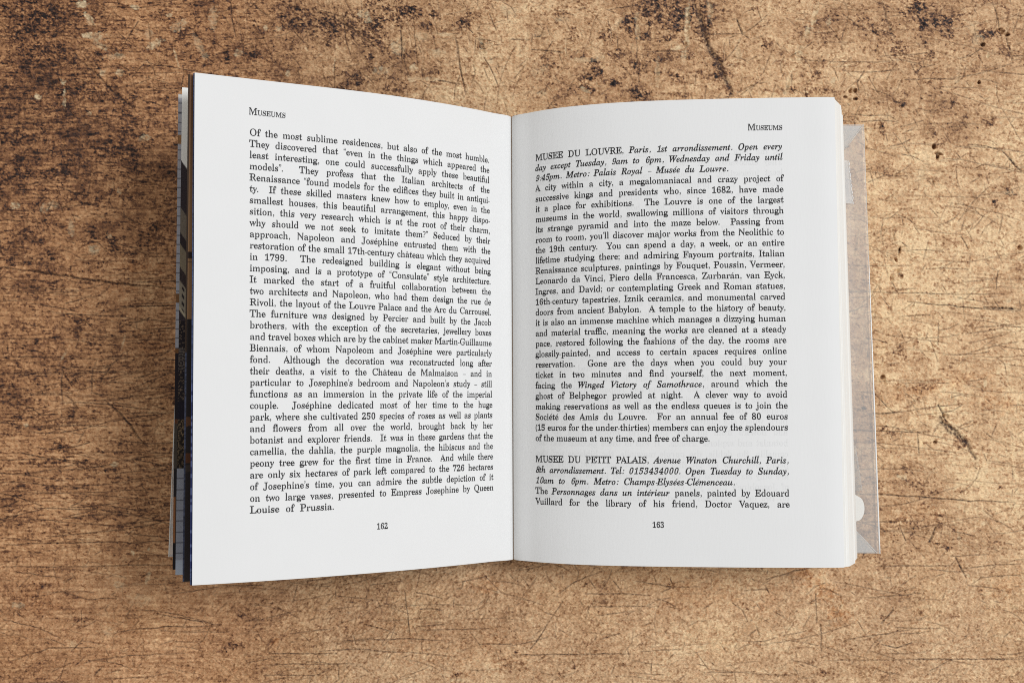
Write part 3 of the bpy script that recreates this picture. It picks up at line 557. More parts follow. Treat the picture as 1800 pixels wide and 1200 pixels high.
mp4 = node(nt, 'ShaderNodeMapping'); mp4.inputs['Scale'].default_value = (0.45, 1.0, 1.0)
nt.links.new(tc.outputs['Object'], mp4.inputs['Vector']); nt.links.new(mp4.outputs['Vector'], n4.inputs['Vector'])
r4 = node(nt, 'ShaderNodeMapRange'); r4.inputs['From Min'].default_value = 0.36; r4.inputs['From Max'].default_value = 0.56
r4.inputs['To Min'].default_value = 0.38; r4.inputs['To Max'].default_value = 1.12
nt.links.new(n4.outputs['Fac'], r4.inputs['Value'])
m4 = node(nt, 'ShaderNodeMix', data_type='FLOAT')            # away from the middle the flecks come from this noise
nt.links.new(at.outputs['Alpha'], m4.inputs[0]); nt.links.new(r4.outputs['Result'], m4.inputs[2]); m4.inputs[3].default_value = 1.0
x4 = node(nt, 'ShaderNodeVectorMath', operation='SCALE')
nt.links.new(mx.outputs['Vector'], x4.inputs[0]); nt.links.new(m4.outputs[0], x4.inputs['Scale'])
nt.links.new(x4.outputs['Vector'], p.inputs['Base Color'])
bp = node(nt, 'ShaderNodeBump', Strength=0.8, Distance=0.00014)
nt.links.new(n1.outputs['Fac'], bp.inputs['Height']); nt.links.new(bp.outputs['Normal'], p.inputs['Normal'])
table = link('wooden_table', verts, f, mw, cols=CC)
al = np.ones((len(verts), 4), np.float32); al[:, :3] = CC; al[:len(top), 3] = 1 - far.ravel()
table.data.attributes['Col'].data.foreach_set('color', al.ravel())
table['label'] = 'worn brown wooden tabletop with stains, cracks and knife cuts under the open book'
table['category'] = 'table'

# ---------------------------------------------------------------- the open book
book = bpy.data.objects.new('open_book', None)
COL.objects.link(book)
book.empty_display_size = 0.05
book['label'] = 'open paperback guide book with two printed white text pages and a clear plastic jacket'
book['category'] = 'book'
HB = 0.075
# cross sections (mm) measured from the gutter: head edge and tail edge of both pages
LH = [[0.0, 0.0], [-6.61, 6.12], [-13.62, 11.81], [-20.95, 17.09], [-28.55, 21.99], [-36.36, 26.55], [-44.33, 30.82], [-52.42, 34.84], [-60.59, 38.66], [-68.82, 42.34], [-77.08, 45.94], [-85.37, 49.53], [-93.66, 53.18]]
LT = [[0.0, 0.0], [-7.04, 5.56], [-14.17, 10.95], [-21.43, 16.15], [-28.82, 21.15], [-36.36, 25.93], [-44.05, 30.48], [-51.88, 34.8], [-59.86, 38.89], [-67.96, 42.74], [-76.16, 46.35], [-84.43, 49.74], [-92.75, 52.91]]
RH = [[0.0, 0.0], [6.49, 6.2], [13.96, 10.92], [22.14, 14.44], [30.77, 17.03], [39.65, 18.91], [48.62, 20.28], [57.6, 21.27], [66.53, 22.0], [75.4, 22.56], [84.26, 22.98], [93.2, 23.26], [102.36, 23.38], [104.2, 23.2]]
RT = [[0.0, 0.0], [6.53, 6.19], [14.07, 10.71], [22.31, 13.96], [30.99, 16.3], [39.91, 18.02], [48.9, 19.33], [57.87, 20.4], [66.77, 21.33], [75.6, 22.13], [84.41, 22.78], [93.32, 23.19], [102.49, 23.18], [104.2, 22.95]]

class Curve:
    """smooth curve through points (metres), evaluated by arc length"""
    def __init__(self, pts):
        P = np.array(pts, float) / 1000
        t = np.r_[0, np.cumsum(np.hypot(*np.diff(P, axis=0).T))]
        m = np.gradient(P, t, axis=0)
        tt = np.linspace(0, t[-1], 400)
        k = np.clip(np.searchsorted(t, tt, side='right') - 1, 0, len(t) - 2)
        h = t[k + 1] - t[k]; u = (tt - t[k]) / h
        h00 = 2 * u**3 - 3 * u**2 + 1; h10 = u**3 - 2 * u**2 + u; h01 = -2 * u**3 + 3 * u**2; h11 = u**3 - u**2
        self.Q = h00[:, None] * P[k] + (h10 * h)[:, None] * m[k] + h01[:, None] * P[k + 1] + (h11 * h)[:, None] * m[k + 1]
        self.s = np.r_[0, np.cumsum(np.hypot(*np.diff(self.Q, axis=0).T))]
        self.L = self.s[-1]
    def at(self, s):
        return np.stack([np.interp(s, self.s, self.Q[:, 0]), np.interp(s, self.s, self.Q[:, 1])], -1)

class Leaf:
    """ruled surface between a tail curve (y = -h) and a head curve (y = +h)"""
    def __init__(self, head, tail, h=HB):
        self.a, self.b, self.h = Curve(head), Curve(tail), h
        self.L = 0.5 * (self.a.L + self.b.L)
        self.s0 = 0.0; self.ripple = 0.0
    def pos(self, s, y):
        s = np.asarray(s, float); y = np.asarray(y, float)
        v = (y / (2 * self.h) + 0.5)[..., None]
        q = self.b.at(s * self.b.L / self.L) * (1 - v) + self.a.at(s * self.a.L / self.L) * v
        k = np.clip((s - 0.012) / 0.04, 0, 1) * self.ripple      # paper never lies perfectly flat
        z = q[..., 1] + k * (np.sin(s * 95 + y * 31 + 1.0) * 0.5 + np.sin(y * 83 - s * 40 + 2.0) * 0.4 + np.sin(y * 190 + s * 120) * 0.12)
        return np.stack([q[..., 0], y, z + TABLE], -1)
    def nor(self, s, y):
        e = 0.0004
        ds = self.pos(np.minimum(s + e, self.L), y) - self.pos(np.maximum(s - e, 0), y)
        dy = self.pos(s, np.asarray(y) + e) - self.pos(s, np.asarray(y) - e)
        n = np.cross(ds, dy)
        n /= np.linalg.norm(n, axis=-1, keepdims=True)
        return n * np.sign(n[..., 2:3])

def sheet(name, leaf, s0, s1, ns, ny, thick, m, parent, cols=None, wob=0.0, ss=None, seed=0):
    """a leaf of paper or board with real thickness; cols(S, Y) gives the print on its upper face"""
    sv = np.linspace(s0, s1, ns) if ss is None else ss
    yv = np.linspace(-leaf.h, leaf.h, ny)
    SS, YY = np.meshgrid(sv, yv, indexing='ij')
    up = leaf.pos(SS, YY); n = leaf.nor(SS, YY)
    if wob:
        r = np.random.default_rng(seed)
        a = sum(r.normal(0, 1) * np.sin(SS / leaf.L * (1.5 + k) * 3 + r.uniform(0, 6)) * np.sin(YY / leaf.h * (1 + k) + r.uniform(0, 6)) for k in range(3))
        up = up + n * (a * wob * sstep(0, 0.3, SS / leaf.L) * (1 - sstep(0.8, 1.0, SS / leaf.L)))[..., None]
    dn = up - n * thick
    ns = len(sv)
    V = np.vstack([up.reshape(-1, 3), dn.reshape(-1, 3)])
    N = ns * ny
    flip = (sv[-1] > sv[0]) == (leaf.a.Q[-1, 0] > 0)
    f1 = grid_faces(ns, ny, 0, not flip); f2 = grid_faces(ns, ny, N, flip)
    per = np.concatenate([np.arange(ns) * ny, (ns - 1) * ny + np.arange(1, ny), np.arange(ns - 2, -1, -1) * ny + ny - 1, np.arange(ny - 2, 0, -1)])
    M_ = len(per); q = np.arange(M_)
    V = np.vstack([V, V[per], V[per + N]])              # the cut edges keep their own sharp corners
    rim = np.stack([2 * N + q, 2 * N + np.roll(q, -1), 2 * N + M_ + np.roll(q, -1), 2 * N + M_ + q], 1)
    if flip is False:
        rim = rim[:, ::-1]
    c = None
    if cols is not None:
        c1 = cols(SS, YY).reshape(-1, 3)
        c = np.vstack([c1, c1]); c = np.vstack([c, c[per], c[per + N]])
    o = link(name, V, np.vstack([f1, f2, rim]), m, parent, cols=c)
    return o

def paper(name, base, rough=0.75, spec=0.12, bump=0.4):
    m, nt, p = mat(name, base, rough, spec)
    tc = node(nt, 'ShaderNodeTexCoord')
    mp = node(nt, 'ShaderNodeMapping'); mp.inputs['Scale'].default_value = (1400, 260, 1400)
    n = node(nt, 'ShaderNodeTexNoise', Scale=1.0, Detail=3.0)
    nt.links.new(tc.outputs['Object'], mp.inputs['Vector']); nt.links.new(mp.outputs['Vector'], n.inputs['Vector'])
    b = node(nt, 'ShaderNodeBump', Strength=bump, Distance=0.00008)
    nt.links.new(n.outputs['Fac'], b.inputs['Height']); nt.links.new(b.outputs['Normal'], p.inputs['Normal'])
    n2 = node(nt, 'ShaderNodeTexNoise', Scale=90.0, Detail=2.0)
    nt.links.new(tc.outputs['Object'], n2.inputs['Vector'])
    mr = node(nt, 'ShaderNodeMapRange'); mr.inputs['To Min'].default_value = 0.985; mr.inputs['To Max'].default_value = 1.015
    nt.links.new(n2.outputs['Fac'], mr.inputs['Value'])
    sc = node(nt, 'ShaderNodeVectorMath', operation='SCALE'); sc.inputs[0].default_value = base
    nt.links.new(mr.outputs['Result'], sc.inputs['Scale']); nt.links.new(sc.outputs['Vector'], p.inputs['Base Color'])
    return m
m_page = paper('page_paper', (0.780, 0.777, 0.766))
m_cream = paper('page_edge_paper', (0.80, 0.79, 0.75))
m_ink, _, _ = mat('printing_ink', (0.012, 0.011, 0.012), 0.55, 0.25)
m_ghost, _, _ = mat('show_through_ink', (0.760, 0.758, 0.749), 0.75, 0.12)
def print_mat(name, rough=0.6):
    m, nt, p = mat(name, rough=rough, spec=0.12)
    at = node(nt, 'ShaderNodeAttribute', attribute_name='Col')
    nt.links.new(at.outputs['Color'], p.inputs['Base Color'])
    return m
m_print = print_mat('glossy_picture_print')

gap = lambda P, d: [[P[0][0] + d, -1.2]] + [[x + d * (1 - min(1, abs(x) / 30)), z] for x, z in P]
LEFT, RIGHT = Leaf(gap(LH, -0.10), gap(LT, -0.10)), Leaf(gap(RH, 0.06), gap(RT, 0.06))   # a dark slit is left in the gutter
LEFT.s0 = RIGHT.s0 = 0.00121
LEFT.ripple, RIGHT.ripple = 0.00022, 0.00012
left_page = sheet('page', LEFT, 0.0, LEFT.L, 90, 40, 0.00014, m_page, book)
left_page['label'] = 'left hand page with running head, numbered 162'
right_page = sheet('page', RIGHT, 0.0, RIGHT.L, 90, 40, 0.00014, m_page, book)
right_page['label'] = 'right hand page with italic museum entries, numbered 163'

# --- the fan of leaves that stands up under the left page
def fan(end_head, end_tail, bend=1.0):
    out = []
    for src, e in ((LH, end_head), (LT, end_tail)):
        P = np.array(src, float); P0 = P[-1]
        e = np.array(e, float)
        sc = np.hypot(*e) / np.hypot(*P0)
        d = math.atan2(e[1], -e[0]) - math.atan2(P0[1], -P0[0])
        t = np.linspace(0, 1, len(P))[:, None]
        ca, sa = math.cos(-d), math.sin(-d)
        R = np.stack([P[:, 0] * ca - P[:, 1] * sa, P[:, 0] * sa + P[:, 1] * ca], 1) * sc
        chord = t * e
        low = chord + (R - chord) * bend
        low[:, 1] -= 1.0 * (1 - t[:, 0]) ** 2 * 2
        out.append(low.tolist())
    return out
def dense_ss(L, frac=0.84, n1=24, n2=56, start=0.04):
    return np.r_[np.linspace(start * L, frac * L, n1, endpoint=False), np.linspace(frac * L, L, n2)]

pr = np.random.default_rng(31)
def rows(Y, top, bot):
    """position on a leaf as the sheet row its fore-edge shows at"""
    return top + (HB - Y) / (2 * HB) * (bot - top)
NV = 520
ytab = np.linspace(-HB, HB, NV)
noise_y = np.cumsum(pr.normal(0, 1, NV)); 
def hash2(a, b):
    v = np.sin(a * 127.1 + b * 311.7) * 43758.5453
    return v - np.floor(v)

def pic_plain(leaf):
    # the brown plate: brown sky over a dark lower half
    def f(Sx, Y):
        r = rows(Y, 129, 1022); u = Sx / leaf.L
        c = np.zeros(Sx.shape + (3,))
        t = sstep(129, 420, r)[..., None]
        c[:] = srgb(118, 84, 60) * (1 - t) + srgb(160, 122, 88) * t
        c = np.where((np.abs(r - 449) < 5.5)[..., None], srgb(62, 50, 44), c)
        c = np.where((np.abs(r - 461) < 1.6)[..., None], srgb(110, 85, 64), c)
        lowm = (r > 562)[..., None]
        dk = srgb(58, 50, 49) * (1 - sstep(.965, .99, u))[..., None] + srgb(52, 46, 46) * sstep(.965, .99, u)[..., None]
        c = np.where(lowm, dk, c)
        c = np.where((np.abs(r - 742) < 5 + 200 * (u - .975))[..., None] & (u > .955)[..., None], srgb(104, 72, 52), c)
        c = np.where((np.abs(r - 806) < 8)[..., None], srgb(98, 62, 42), c)
        c = np.where((np.abs(r - 824) < 6)[..., None], srgb(72, 62, 56), c)
        e = (u > .9955)[..., None]
        spk = hash2(np.round(r / 2.4), np.round(u * 3))[..., None]
        c = np.where(e, np.where(r[..., None] < 620, srgb(58, 44, 34), srgb(70, 74, 92) * (0.5 + 0.9 * spk)), c)
        return c
    return f
def pic_street(leaf):
    # a street picture: pale sky, slate roofs and stone fronts seen sharply from the side, a crowd, grey stone below
    def f(Sx, Y):
        r = rows(Y, 154, 1010); u = np.clip((Sx / leaf.L - .93) / .07, 0, 1)
        h = 0.25 + 0.5 * hash2(np.round(r / 1.1), np.round(u * 26)); h2 = hash2(np.round(r / 1.7) + 9, np.round(u * 20) + 4)
        skew = r + u * 62 - 40
        c = np.zeros(Sx.shape + (3,)); c[:] = srgb(247, 246, 241)
        roof = srgb(64, 56, 60) * 1.0
        c = np.where((skew > 305)[..., None], roof * (0.7 + 0.5 * ((skew / 3.1) % 1 > .5))[..., None], c)
        c = np.where(((skew > 388) & (skew < 432))[..., None], srgb(126, 116, 104) * (0.7 + 0.5 * h)[..., None], c)
        c = np.where(((skew > 432) & (skew < 452))[..., None], srgb(58, 50, 52), c)
        c = np.where(((skew > 452) & (skew < 492))[..., None], srgb(140, 128, 108) * (0.75 + 0.35 * h)[..., None], c)
        c = np.where(((skew > 492) & (skew < 516))[..., None], srgb(62, 52, 52) * (0.8 + 0.5 * h2)[..., None], c)
        win = ((skew / 13.0) % 1 < .5) & ((u * 5) % 1 < .55)
        c = np.where(((skew > 516) & (skew < 562))[..., None], np.where(win[..., None], srgb(52, 46, 48), srgb(150, 140, 124)), c)
        c = np.where(((skew > 562) & (skew < 568))[..., None], srgb(186, 174, 150), c)
        crowd = srgb(44, 38, 42) * (0.6 + 0.7 * h)[..., None]
        crowd = np.where((h2 > .80)[..., None], srgb(112, 96, 82), crowd)
        c = np.where((r > 566)[..., None], crowd, c)
        arch = ((np.hypot((r - 640) / 1.6, (u - .9) * 34) / 3.0) % 1 < .45) & (r > 612) & (r < 655)
        c = np.where(arch[..., None], srgb(100, 92, 88), c)
        c = np.where(((r > 650) & (r < 690) & (u > .35) & (u < .75))[..., None], srgb(78, 84, 102) * (0.7 + .6 * h)[..., None], c)
        c = np.where(((r > 708) & (r < 738))[..., None], srgb(38, 34, 44), c)
        bush = np.where((h2 > .68)[..., None], srgb(118, 100, 78), srgb(46, 38, 34)) * (1.1 - .5 * sstep(740, 824, r))[..., None]
        c = np.where(((r >= 738) & (r < 824))[..., None], bush, c)
        st = srgb(148, 151, 162) * (0.92 + 0.14 * h)[..., None]
        course = np.abs(((r - 824) / 18.5) % 1 - .5) > .455
        st = np.where(course[..., None], srgb(84, 84, 94), st)
        st = np.where((r > 985)[..., None], srgb(172, 180, 194), st)
        c = np.where((r >= 824)[..., None], st, c)
        return c
    return f
def pic_cover(leaf):
    # the cover picture: grey stone courses, brown breaks, dark foot
    def f(Sx, Y):
        r = rows(Y, 165, 1000.7); u = Sx / leaf.L
        h = hash2(np.round(r / 2.0), np.round(u * 150))
        c = np.zeros(Sx.shape + (3,))
        c[:] = srgb(176, 176, 184) * (0.94 + 0.1 * h)[..., None]
        c = np.where((r < 172)[..., None], srgb(206, 204, 200), c)
        course = np.abs(((r - 165) / 16.5) % 1 - .5) > .45
        c = np.where(course[..., None], srgb(92, 92, 102), c)
        for a, b_, col in ((237, 253, (158, 118, 82)), (515, 532, (128, 92, 62)), (612, 620, (124, 86, 54)), (620, 736, (44, 38, 44)), (736, 744, (104, 66, 46)),
                           (744, 822, (78, 70, 62)), (822, 872, (44, 40, 42)), (872, 955, (70, 58, 52)), (955, 1002, (34, 30, 32))):
            c = np.where(((r > a) & (r <= b_))[..., None], srgb(*col) * (0.9 + 0.2 * h)[..., None], c)
        c = np.where(((r > 872) & (r < 953) & (u > .994))[..., None], srgb(150, 98, 60), c)
        return c
    return f
def pic_blue(leaf):
    def f(Sx, Y):
        r = rows(Y, 128, 1028); h = hash2(np.round(r / 6.0), np.zeros_like(r)); h2 = hash2(np.round(r / 1.8), np.ones_like(r))
        c = np.zeros(Sx.shape + (3,)); c[:] = srgb(64, 74, 104) * (0.6 + 0.7 * h2)[..., None]
        bl = ((r > 680) & (r < 1000) & (h > .45))[..., None]
        c = np.where(bl, srgb(78, 88, 126), c)
        c = np.where(((r > 690) & (h <= .45))[..., None], srgb(36, 44, 84), c)
        return c
    return f

lf = Leaf(*fan((-94.2, 52.75), (-93.55, 52.35)))
o = sheet('leaf', lf, 0, 0, 0, NV, 0.00016, print_mat('blue_plate_print'), book, cols=pic_blue(lf), ss=dense_ss(lf.L, .97, 30, 12))
o['label'] = 'leaf with a blue printed edge just under the left page'
lf = Leaf(*fan((-96.0, 51.6), (-97.5, 46.1), .8))
o = sheet('picture_leaf', lf, 0, 0, 0, NV, 0.0005, m_print, book, cols=pic_plain(lf), ss=dense_ss(lf.L, .93, 30, 44))
o['label'] = 'brown picture leaf with a dark lower half'
lf = Leaf(*fan((-101.9, 37.8), (-103.7, 32.4), .6))
o = sheet('picture_leaf', lf, 0, 0, 0, NV, 0.0004, m_print, book, cols=pic_street(lf), ss=dense_ss(lf.L, .93, 30, 60))
o['label'] = 'picture leaf showing a street front below pale sky'
lf = Leaf(*fan((-105.2, 30.6), (-108.0, 21.0), .5))
o = sheet('front_cover', lf, 0, 0, 0, NV, 0.0006, m_print, book, cols=pic_cover(lf), ss=dense_ss(lf.L, .93, 30, 44))
o['label'] = 'front cover with grey stone picture and dark foot'
for k, (eh, et) in enumerate([((-92.5, 46.5), (-93.5, 41.8)), ((-95.0, 42.5), (-96.0, 38.0)), ((-97.5, 39.0), (-99.0, 34.0)), ((-100.0, 33.0), (-102.5, 26.0))]):
    lf = Leaf(*fan(eh, et, .75 - .05 * k))
    sheet('leaf', lf, 0.04 * lf.L, lf.L, 40, 12, 0.0006, m_cream, book)

# --- the thick block of unread pages under the right page
prof_h = np.array([[104.0, 22.9], [105.8, 19.5], [108.9, 13.8], [111.0, 7.5], [112.4, 2.6], [113.6, 0.5], [113.9, -10.2]])
prof_t = np.array([[104.1, 22.9], [106.5, 21.0], [110.1, 14.3], [111.6, 9.5], [111.9, 8.5], [115.2, 0.5], [115.4, -10.2]])
KB = 120
jit = np.clip(pr.normal(0, 0.06, KB), -.12, .12); jit[0] = jit[-1] = 0
def spread(P):
    d = np.r_[0, np.cumsum(np.hypot(*np.diff(prof_h, axis=0).T))]
    k = np.linspace(0, d[-1], KB)
    return np.stack([np.interp(k, d, P[:, 0]) + jit, np.interp(k, d, P[:, 1])], 1)
ends_h, ends_t = spread(prof_h), spread(prof_t)
NU, NB = 40, 60
yb = np.linspace(-HB + 0.0001, HB - 0.0001, NB)
def block_curve(k, y):
    v = (y / (2 * HB) + .5); e = (ends_h[k] * v + ends_t[k] * (1 - v)) / 1000
    s = np.linspace(0.0012, RIGHT.L, NU)
    q = RIGHT.b.at(s * RIGHT.b.L / RIGHT.L) * (1 - v) + RIGHT.a.at(s * RIGHT.a.L / RIGHT.L) * v
    x = q[:, 0] / q[-1, 0]
    z = q[:, 1]; ztop = z[-1]
    fl = (ztop - e[1]) / (ztop + 0.0104)             # 0 top page .. 1 bottom page
    zc = z * (1 - fl) + (-0.0104) * fl - 0.00022 * (1 - fl)
    zc = zc + (e[1] - zc[-1]) * x ** 3
    return np.stack([x * e[0], np.full(NU, y), zc + TABLE], 1)
V = []; F = []
topc = np.stack([block_curve(0, y) for y in yb])               # NB, NU
botc = np.stack([block_curve(KB - 1, y) for y in yb])
def add(gr, flip):
    off = sum(len(v) for v in V); a, b_ = gr.shape[:2]
    V.append(gr.reshape(-1, 3)); F.append(grid_faces(a, b_, off, flip))
add(topc, True); add(botc, False)
allc = {y: np.stack([block_curve(k, y) for k in range(KB)]) for y in (yb[0], yb[-1])}
add(allc[yb[0]], True); add(allc[yb[-1]], False)
fe = np.stack([[block_curve(k, y)[-1] for y in yb] for k in range(KB)])
add(fe, True)
edge_tone = np.clip(1 - np.abs(pr.normal(0, 0.045, KB)) - 0.10 * (pr.random(KB) > .93), .7, 1)
cb = [np.ones((len(v), 3)) for v in V]
cb[4] = np.repeat(edge_tone, NB)[:, None] * np.ones((1, 3)) * (1 + pr.normal(0, .012, (KB * NB, 1)))
for q in (2, 3):
    cb[q] = np.repeat(edge_tone, NU)[:, None] * np.ones((1, 3))
m_edge, nt, p = mat('page_edges', (0.80, 0.79, 0.75), 0.75, 0.12)
at = node(nt, 'ShaderNodeAttribute', attribute_name='Col')
mm = node(nt, 'ShaderNodeVectorMath', operation='MULTIPLY'); mm.inputs[1].default_value = (0.83, 0.82, 0.78)
nt.links.new(at.outputs['Color'], mm.inputs[0]); nt.links.new(mm.outputs['Vector'], p.inputs['Base Color'])
o = link('page_block', np.vstack(V), np.vstack(F), m_edge, book, cols=np.vstack(cb))
for pl_ in o.data.polygons[len(F[0]) + len(F[1]):]:
    pl_.use_smooth = False
o['label'] = 'thick block of white page edges under the right page'

def slab(name, x0, x1, y0, y1, z0, z1, m, parent):
    v = [(x, y, z) for x in (x0, x1) for y in (y0, y1) for z in (z0, z1)]
    fc = [(0, 1, 3, 2), (4, 6, 7, 5), (0, 4, 5, 1), (2, 3, 7, 6), (0, 2, 6, 4), (1, 5, 7, 3)]
    return link(name, v, fc, m, parent, smooth=False)
m_board, _, _ = mat('cover_board', tuple(srgb(52, 46, 48)), 0.45, 0.4)
slab('back_cover', 0.002, 0.1128, -HB, HB, 0.00055, 0.0011, m_board, book)
m_glue, _, _ = mat('binding_paper', tuple(srgb(168, 146, 126)), 0.8, 0.1)
slab('binding', -0.00032, 0.00032, -HB + 0.0002, HB - 0.0002, 0.0079, TABLE + 0.00012, m_glue, book)
slab('spine', -0.0030, 0.0016, -HB, HB, 0.00055, 0.0078, m_board, book)

# --- the clear plastic jacket
def plastic(name, tr, col=(0.80, 0.79, 0.76), rough=0.22):
    m, nt, p = mat(name, col, rough, 0.5)
    p.inputs['Base Color'].default_value = (*col, 1)
    tb = nt.nodes.new('ShaderNodeBsdfTransparent'); tb.inputs['Color'].default_value = (0.96, 0.96, 0.955, 1)
    mxs = nt.nodes.new('ShaderNodeMixShader'); out = nt.nodes['Material Output']
    tc = node(nt, 'ShaderNodeTexCoord'); n = node(nt, 'ShaderNodeTexNoise', Scale=60.0, Detail=3.0)
    nt.links.new(tc.outputs['Object'], n.inputs['Vector'])
    mr = node(nt, 'ShaderNodeMapRange'); mr.inputs['To Min'].default_value = tr + .05; mr.inputs['To Max'].default_value = tr - .05
    nt.links.new(n.outputs['Fac'], mr.inputs['Value'])
    nt.links.new(mr.outputs['Result'], mxs.inputs['Fac'])
    nt.links.new(p.outputs['BSDF'], mxs.inputs[1]); nt.links.new(tb.outputs['BSDF'], mxs.inputs[2])
    nt.links.new(mxs.outputs['Shader'], out.inputs['Surface'])
    return m
m_clear = plastic('clear_plastic', 0.63, (0.76, 0.755, 0.735))
m_fold = plastic('clear_plastic_doubled', 0.72)
m_tape = plastic('clear_tape', 0.66, (0.85, 0.85, 0.84))
m_rim = plastic('white_plastic_edge', 0.10, (0.90, 0.90, 0.89), 0.15)
m_thin = plastic('clear_tape_thin', 0.86, (0.8, 0.8, 0.78))
m_faint = plastic('clear_plastic_thin_edge', 0.62, (0.88, 0.88, 0.86), 0.15)
m_tab = plastic('frosted_tab', 0.12, (0.80, 0.78, 0.73), 0.4)

def onjack(px, py, z=0.0005):
    """sheet position of the jacket flap -> point at height z"""
    d = np.array([(px - 900) / FPX, -(py - 600) / FPX, -1.0]) @ CAMR.T
    t = (z - CAMP[2]) / d[2]
    q = CAMP + t * d
    return (round(float(q[0]), 5), round(float(q[1]), 5))
JH = 0.0743
# right flap with its real outline, lying on the table and folded back at the outer edge
A_, B_, C_, D_ = onjack(1518, 219), onjack(1545.5, 972), onjack(1400, 972.5), onjack(1400, 219)
jv = []; nj, mj = 30, 60
for i in range(nj):
    for j in range(mj):
        a = i / (nj - 1); b_ = j / (mj - 1)
        x = (D_[0] + (A_[0] - D_[0]) * a) * (1 - b_) + (C_[0] + (B_[0] - C_[0]) * a) * b_
        y = (D_[1] + (A_[1] - D_[1]) * a) * (1 - b_) + (C_[1] + (B_[1] - C_[1]) * a) * b_
        z = 0.00042 + 0.0006 * max(0, a - .8) / .2 * (0.4 + 0.6 * b_) + 0.00008 * math.sin(b_ * 9) * a
        jv.append((x, y, z))
jv = np.array(jv)
def shell(name, top, na, nb, thick, m, parent):
    dn = top.copy(); dn[:, 2] -= thick
    N = len(top)
    f1 = grid_faces(na, nb, 0); f2 = grid_faces(na, nb, N, True)
    per = np.concatenate([np.arange(na) * nb, (na - 1) * nb + np.arange(1, nb), np.arange(na - 2, -1, -1) * nb + nb - 1, np.arange(nb - 2, 0, -1)])
    nx_ = np.roll(per, -1)
    return link(name, np.vstack([top, dn]), np.vstack([f1[:, ::-1], f2[:, ::-1], np.stack([per, nx_, nx_ + N, per + N], 1)]), m, parent)
jacket = link('clear_jacket', jv, grid_faces(nj, mj)[:, ::-1].tolist(), m_clear, book)
jacket['label'] = 'clear plastic jacket flap sticking out past the page edges'

def tube(name, pts, rad, m, parent, seg=8):
    pts = [np.array(q, float) for q in pts]; V = []; n = len(pts)
    for i, q in enumerate(pts):
        t = pts[min(i + 1, n - 1)] - pts[max(i - 1, 0)]; t /= np.linalg.norm(t)
        a = np.cross(t, (0, 0, 1)); a /= np.linalg.norm(a); b_ = np.cross(a, t)
        r = rad[i] if hasattr(rad, '__len__') else rad
        V += [q + r * (math.cos(2 * math.pi * k / seg) * a + math.sin(2 * math.pi * k / seg) * b_) for k in range(seg)]
    F = [(i * seg + k, i * seg + (k + 1) % seg, (i + 1) * seg + (k + 1) % seg, (i + 1) * seg + k) for i in range(n - 1) for k in range(seg)]
    F += [tuple(range(seg))[::-1], tuple((n - 1) * seg + k for k in range(seg))]
    return link(name, np.array(V), F, m, parent)
def jz(b_): return 0.00042 + 0.0006 * (0.4 + 0.6 * b_)
ed = []; rad = []
for j in range(30):
    b_ = j / 29
    ed.append((A_[0] * (1 - b_) + B_[0] * b_, A_[1] * (1 - b_) + B_[1] * b_ + 0.0, jz(b_)))
    rad.append(0.00012 + 0.00016 * sstep(.2, .7, b_))
kx = 9
tube('folded_edge', ed[:kx + 1], rad[:kx + 1], m_faint, jacket)
tube('folded_edge', ed[kx:], rad[kx:], m_rim, jacket)  # whiter lower part: light caught along the fold is put into the colour
def flat_poly(name, pts, z, m, parent, thick=0.00005, zs=None):
    n = len(pts)
    tri = tessellate_polygon([[Vector((x, y, 0)) for x, y in pts]])
    zz = zs if zs is not None else [z] * n
    V = [(x, y, zz[i] + thick) for i, (x, y) in enumerate(pts)] + [(x, y, zz[i]) for i, (x, y) in enumerate(pts)]
    F = [tuple(t) for t in tri] + [tuple(i + n for i in t[::-1]) for t in tri] + [(i, (i + 1) % n, (i + 1) % n + n, i + n) for i in range(n)]
    o = link(name, np.array(V), F, m, parent, smooth=False)
    import bmesh
    bm = bmesh.new(); bm.from_mesh(o.data); bmesh.ops.recalc_face_normals(bm, faces=bm.faces); bm.to_mesh(o.data); bm.free()
    return o
P = lambda *a: [onjack(x, y) for x, y in a]
flat_poly('corner_fold', P((1400, 222), (1516, 222), (1484, 264), (1400, 373)), 0.00075, m_fold, jacket)
flat_poly('corner_fold', P((1400, 970), (1541, 970), (1510, 937), (1400, 830)), 0.00100, m_clear, jacket)
tube('corner_crease', [(*onjack(1517, 220), .0010), (*onjack(1484, 264), .0009)], 0.00016, m_faint, jacket)
tube('corner_crease', [(*onjack(1540, 971), .00125), (*onjack(1508, 936), .0011)], 0.00010, m_faint, jacket)
zr = np.random.default_rng(5)
def zig(p0, p1, n, amp):
    out = []
    for i in range(n + 1):
        t = i / n
        out.append((p0[0] + (p1[0] - p0[0]) * t + (amp if i % 2 else -amp) * zr.uniform(.4, 1), p0[1] + (p1[1] - p0[1]) * t))
    return out
zg = zig((1491, 283), (1499, 358), 15, 1.3)
tape = flat_poly('tape', P(*([(1470, 282)] + zg + [(1501, 359), (1470, 357)])), 0.00082, m_tape, jacket)
tube('tape_edge', [(*onjack(*q), 0.00095) for q in zg], 0.00013, m_rim, jacket, 6)
zg = zig((1503, 783), (1515, 862), 19, .7)
flat_poly('tape', P(*([(1480, 782)] + zg + [(1480, 864)])), 0.00082, m_thin, jacket)
tube('tape_edge', [(*onjack(*q), 0.00095) for q in zg], 0.00007, m_faint, jacket, 6)
tabp = [(1480, 858), (1501, 868)] + [(1505 + 13.5 * math.sin(a), 893 - 22 * math.cos(a)) for a in np.linspace(.55, 2.75, 16)] + [(1502, 916), (1480, 924)]
flat_poly('thumb_tab', P(*tabp), 0.0011, m_tab, jacket, 0.00012)['label'] = 'frosted rounded tab behind the clear jacket'
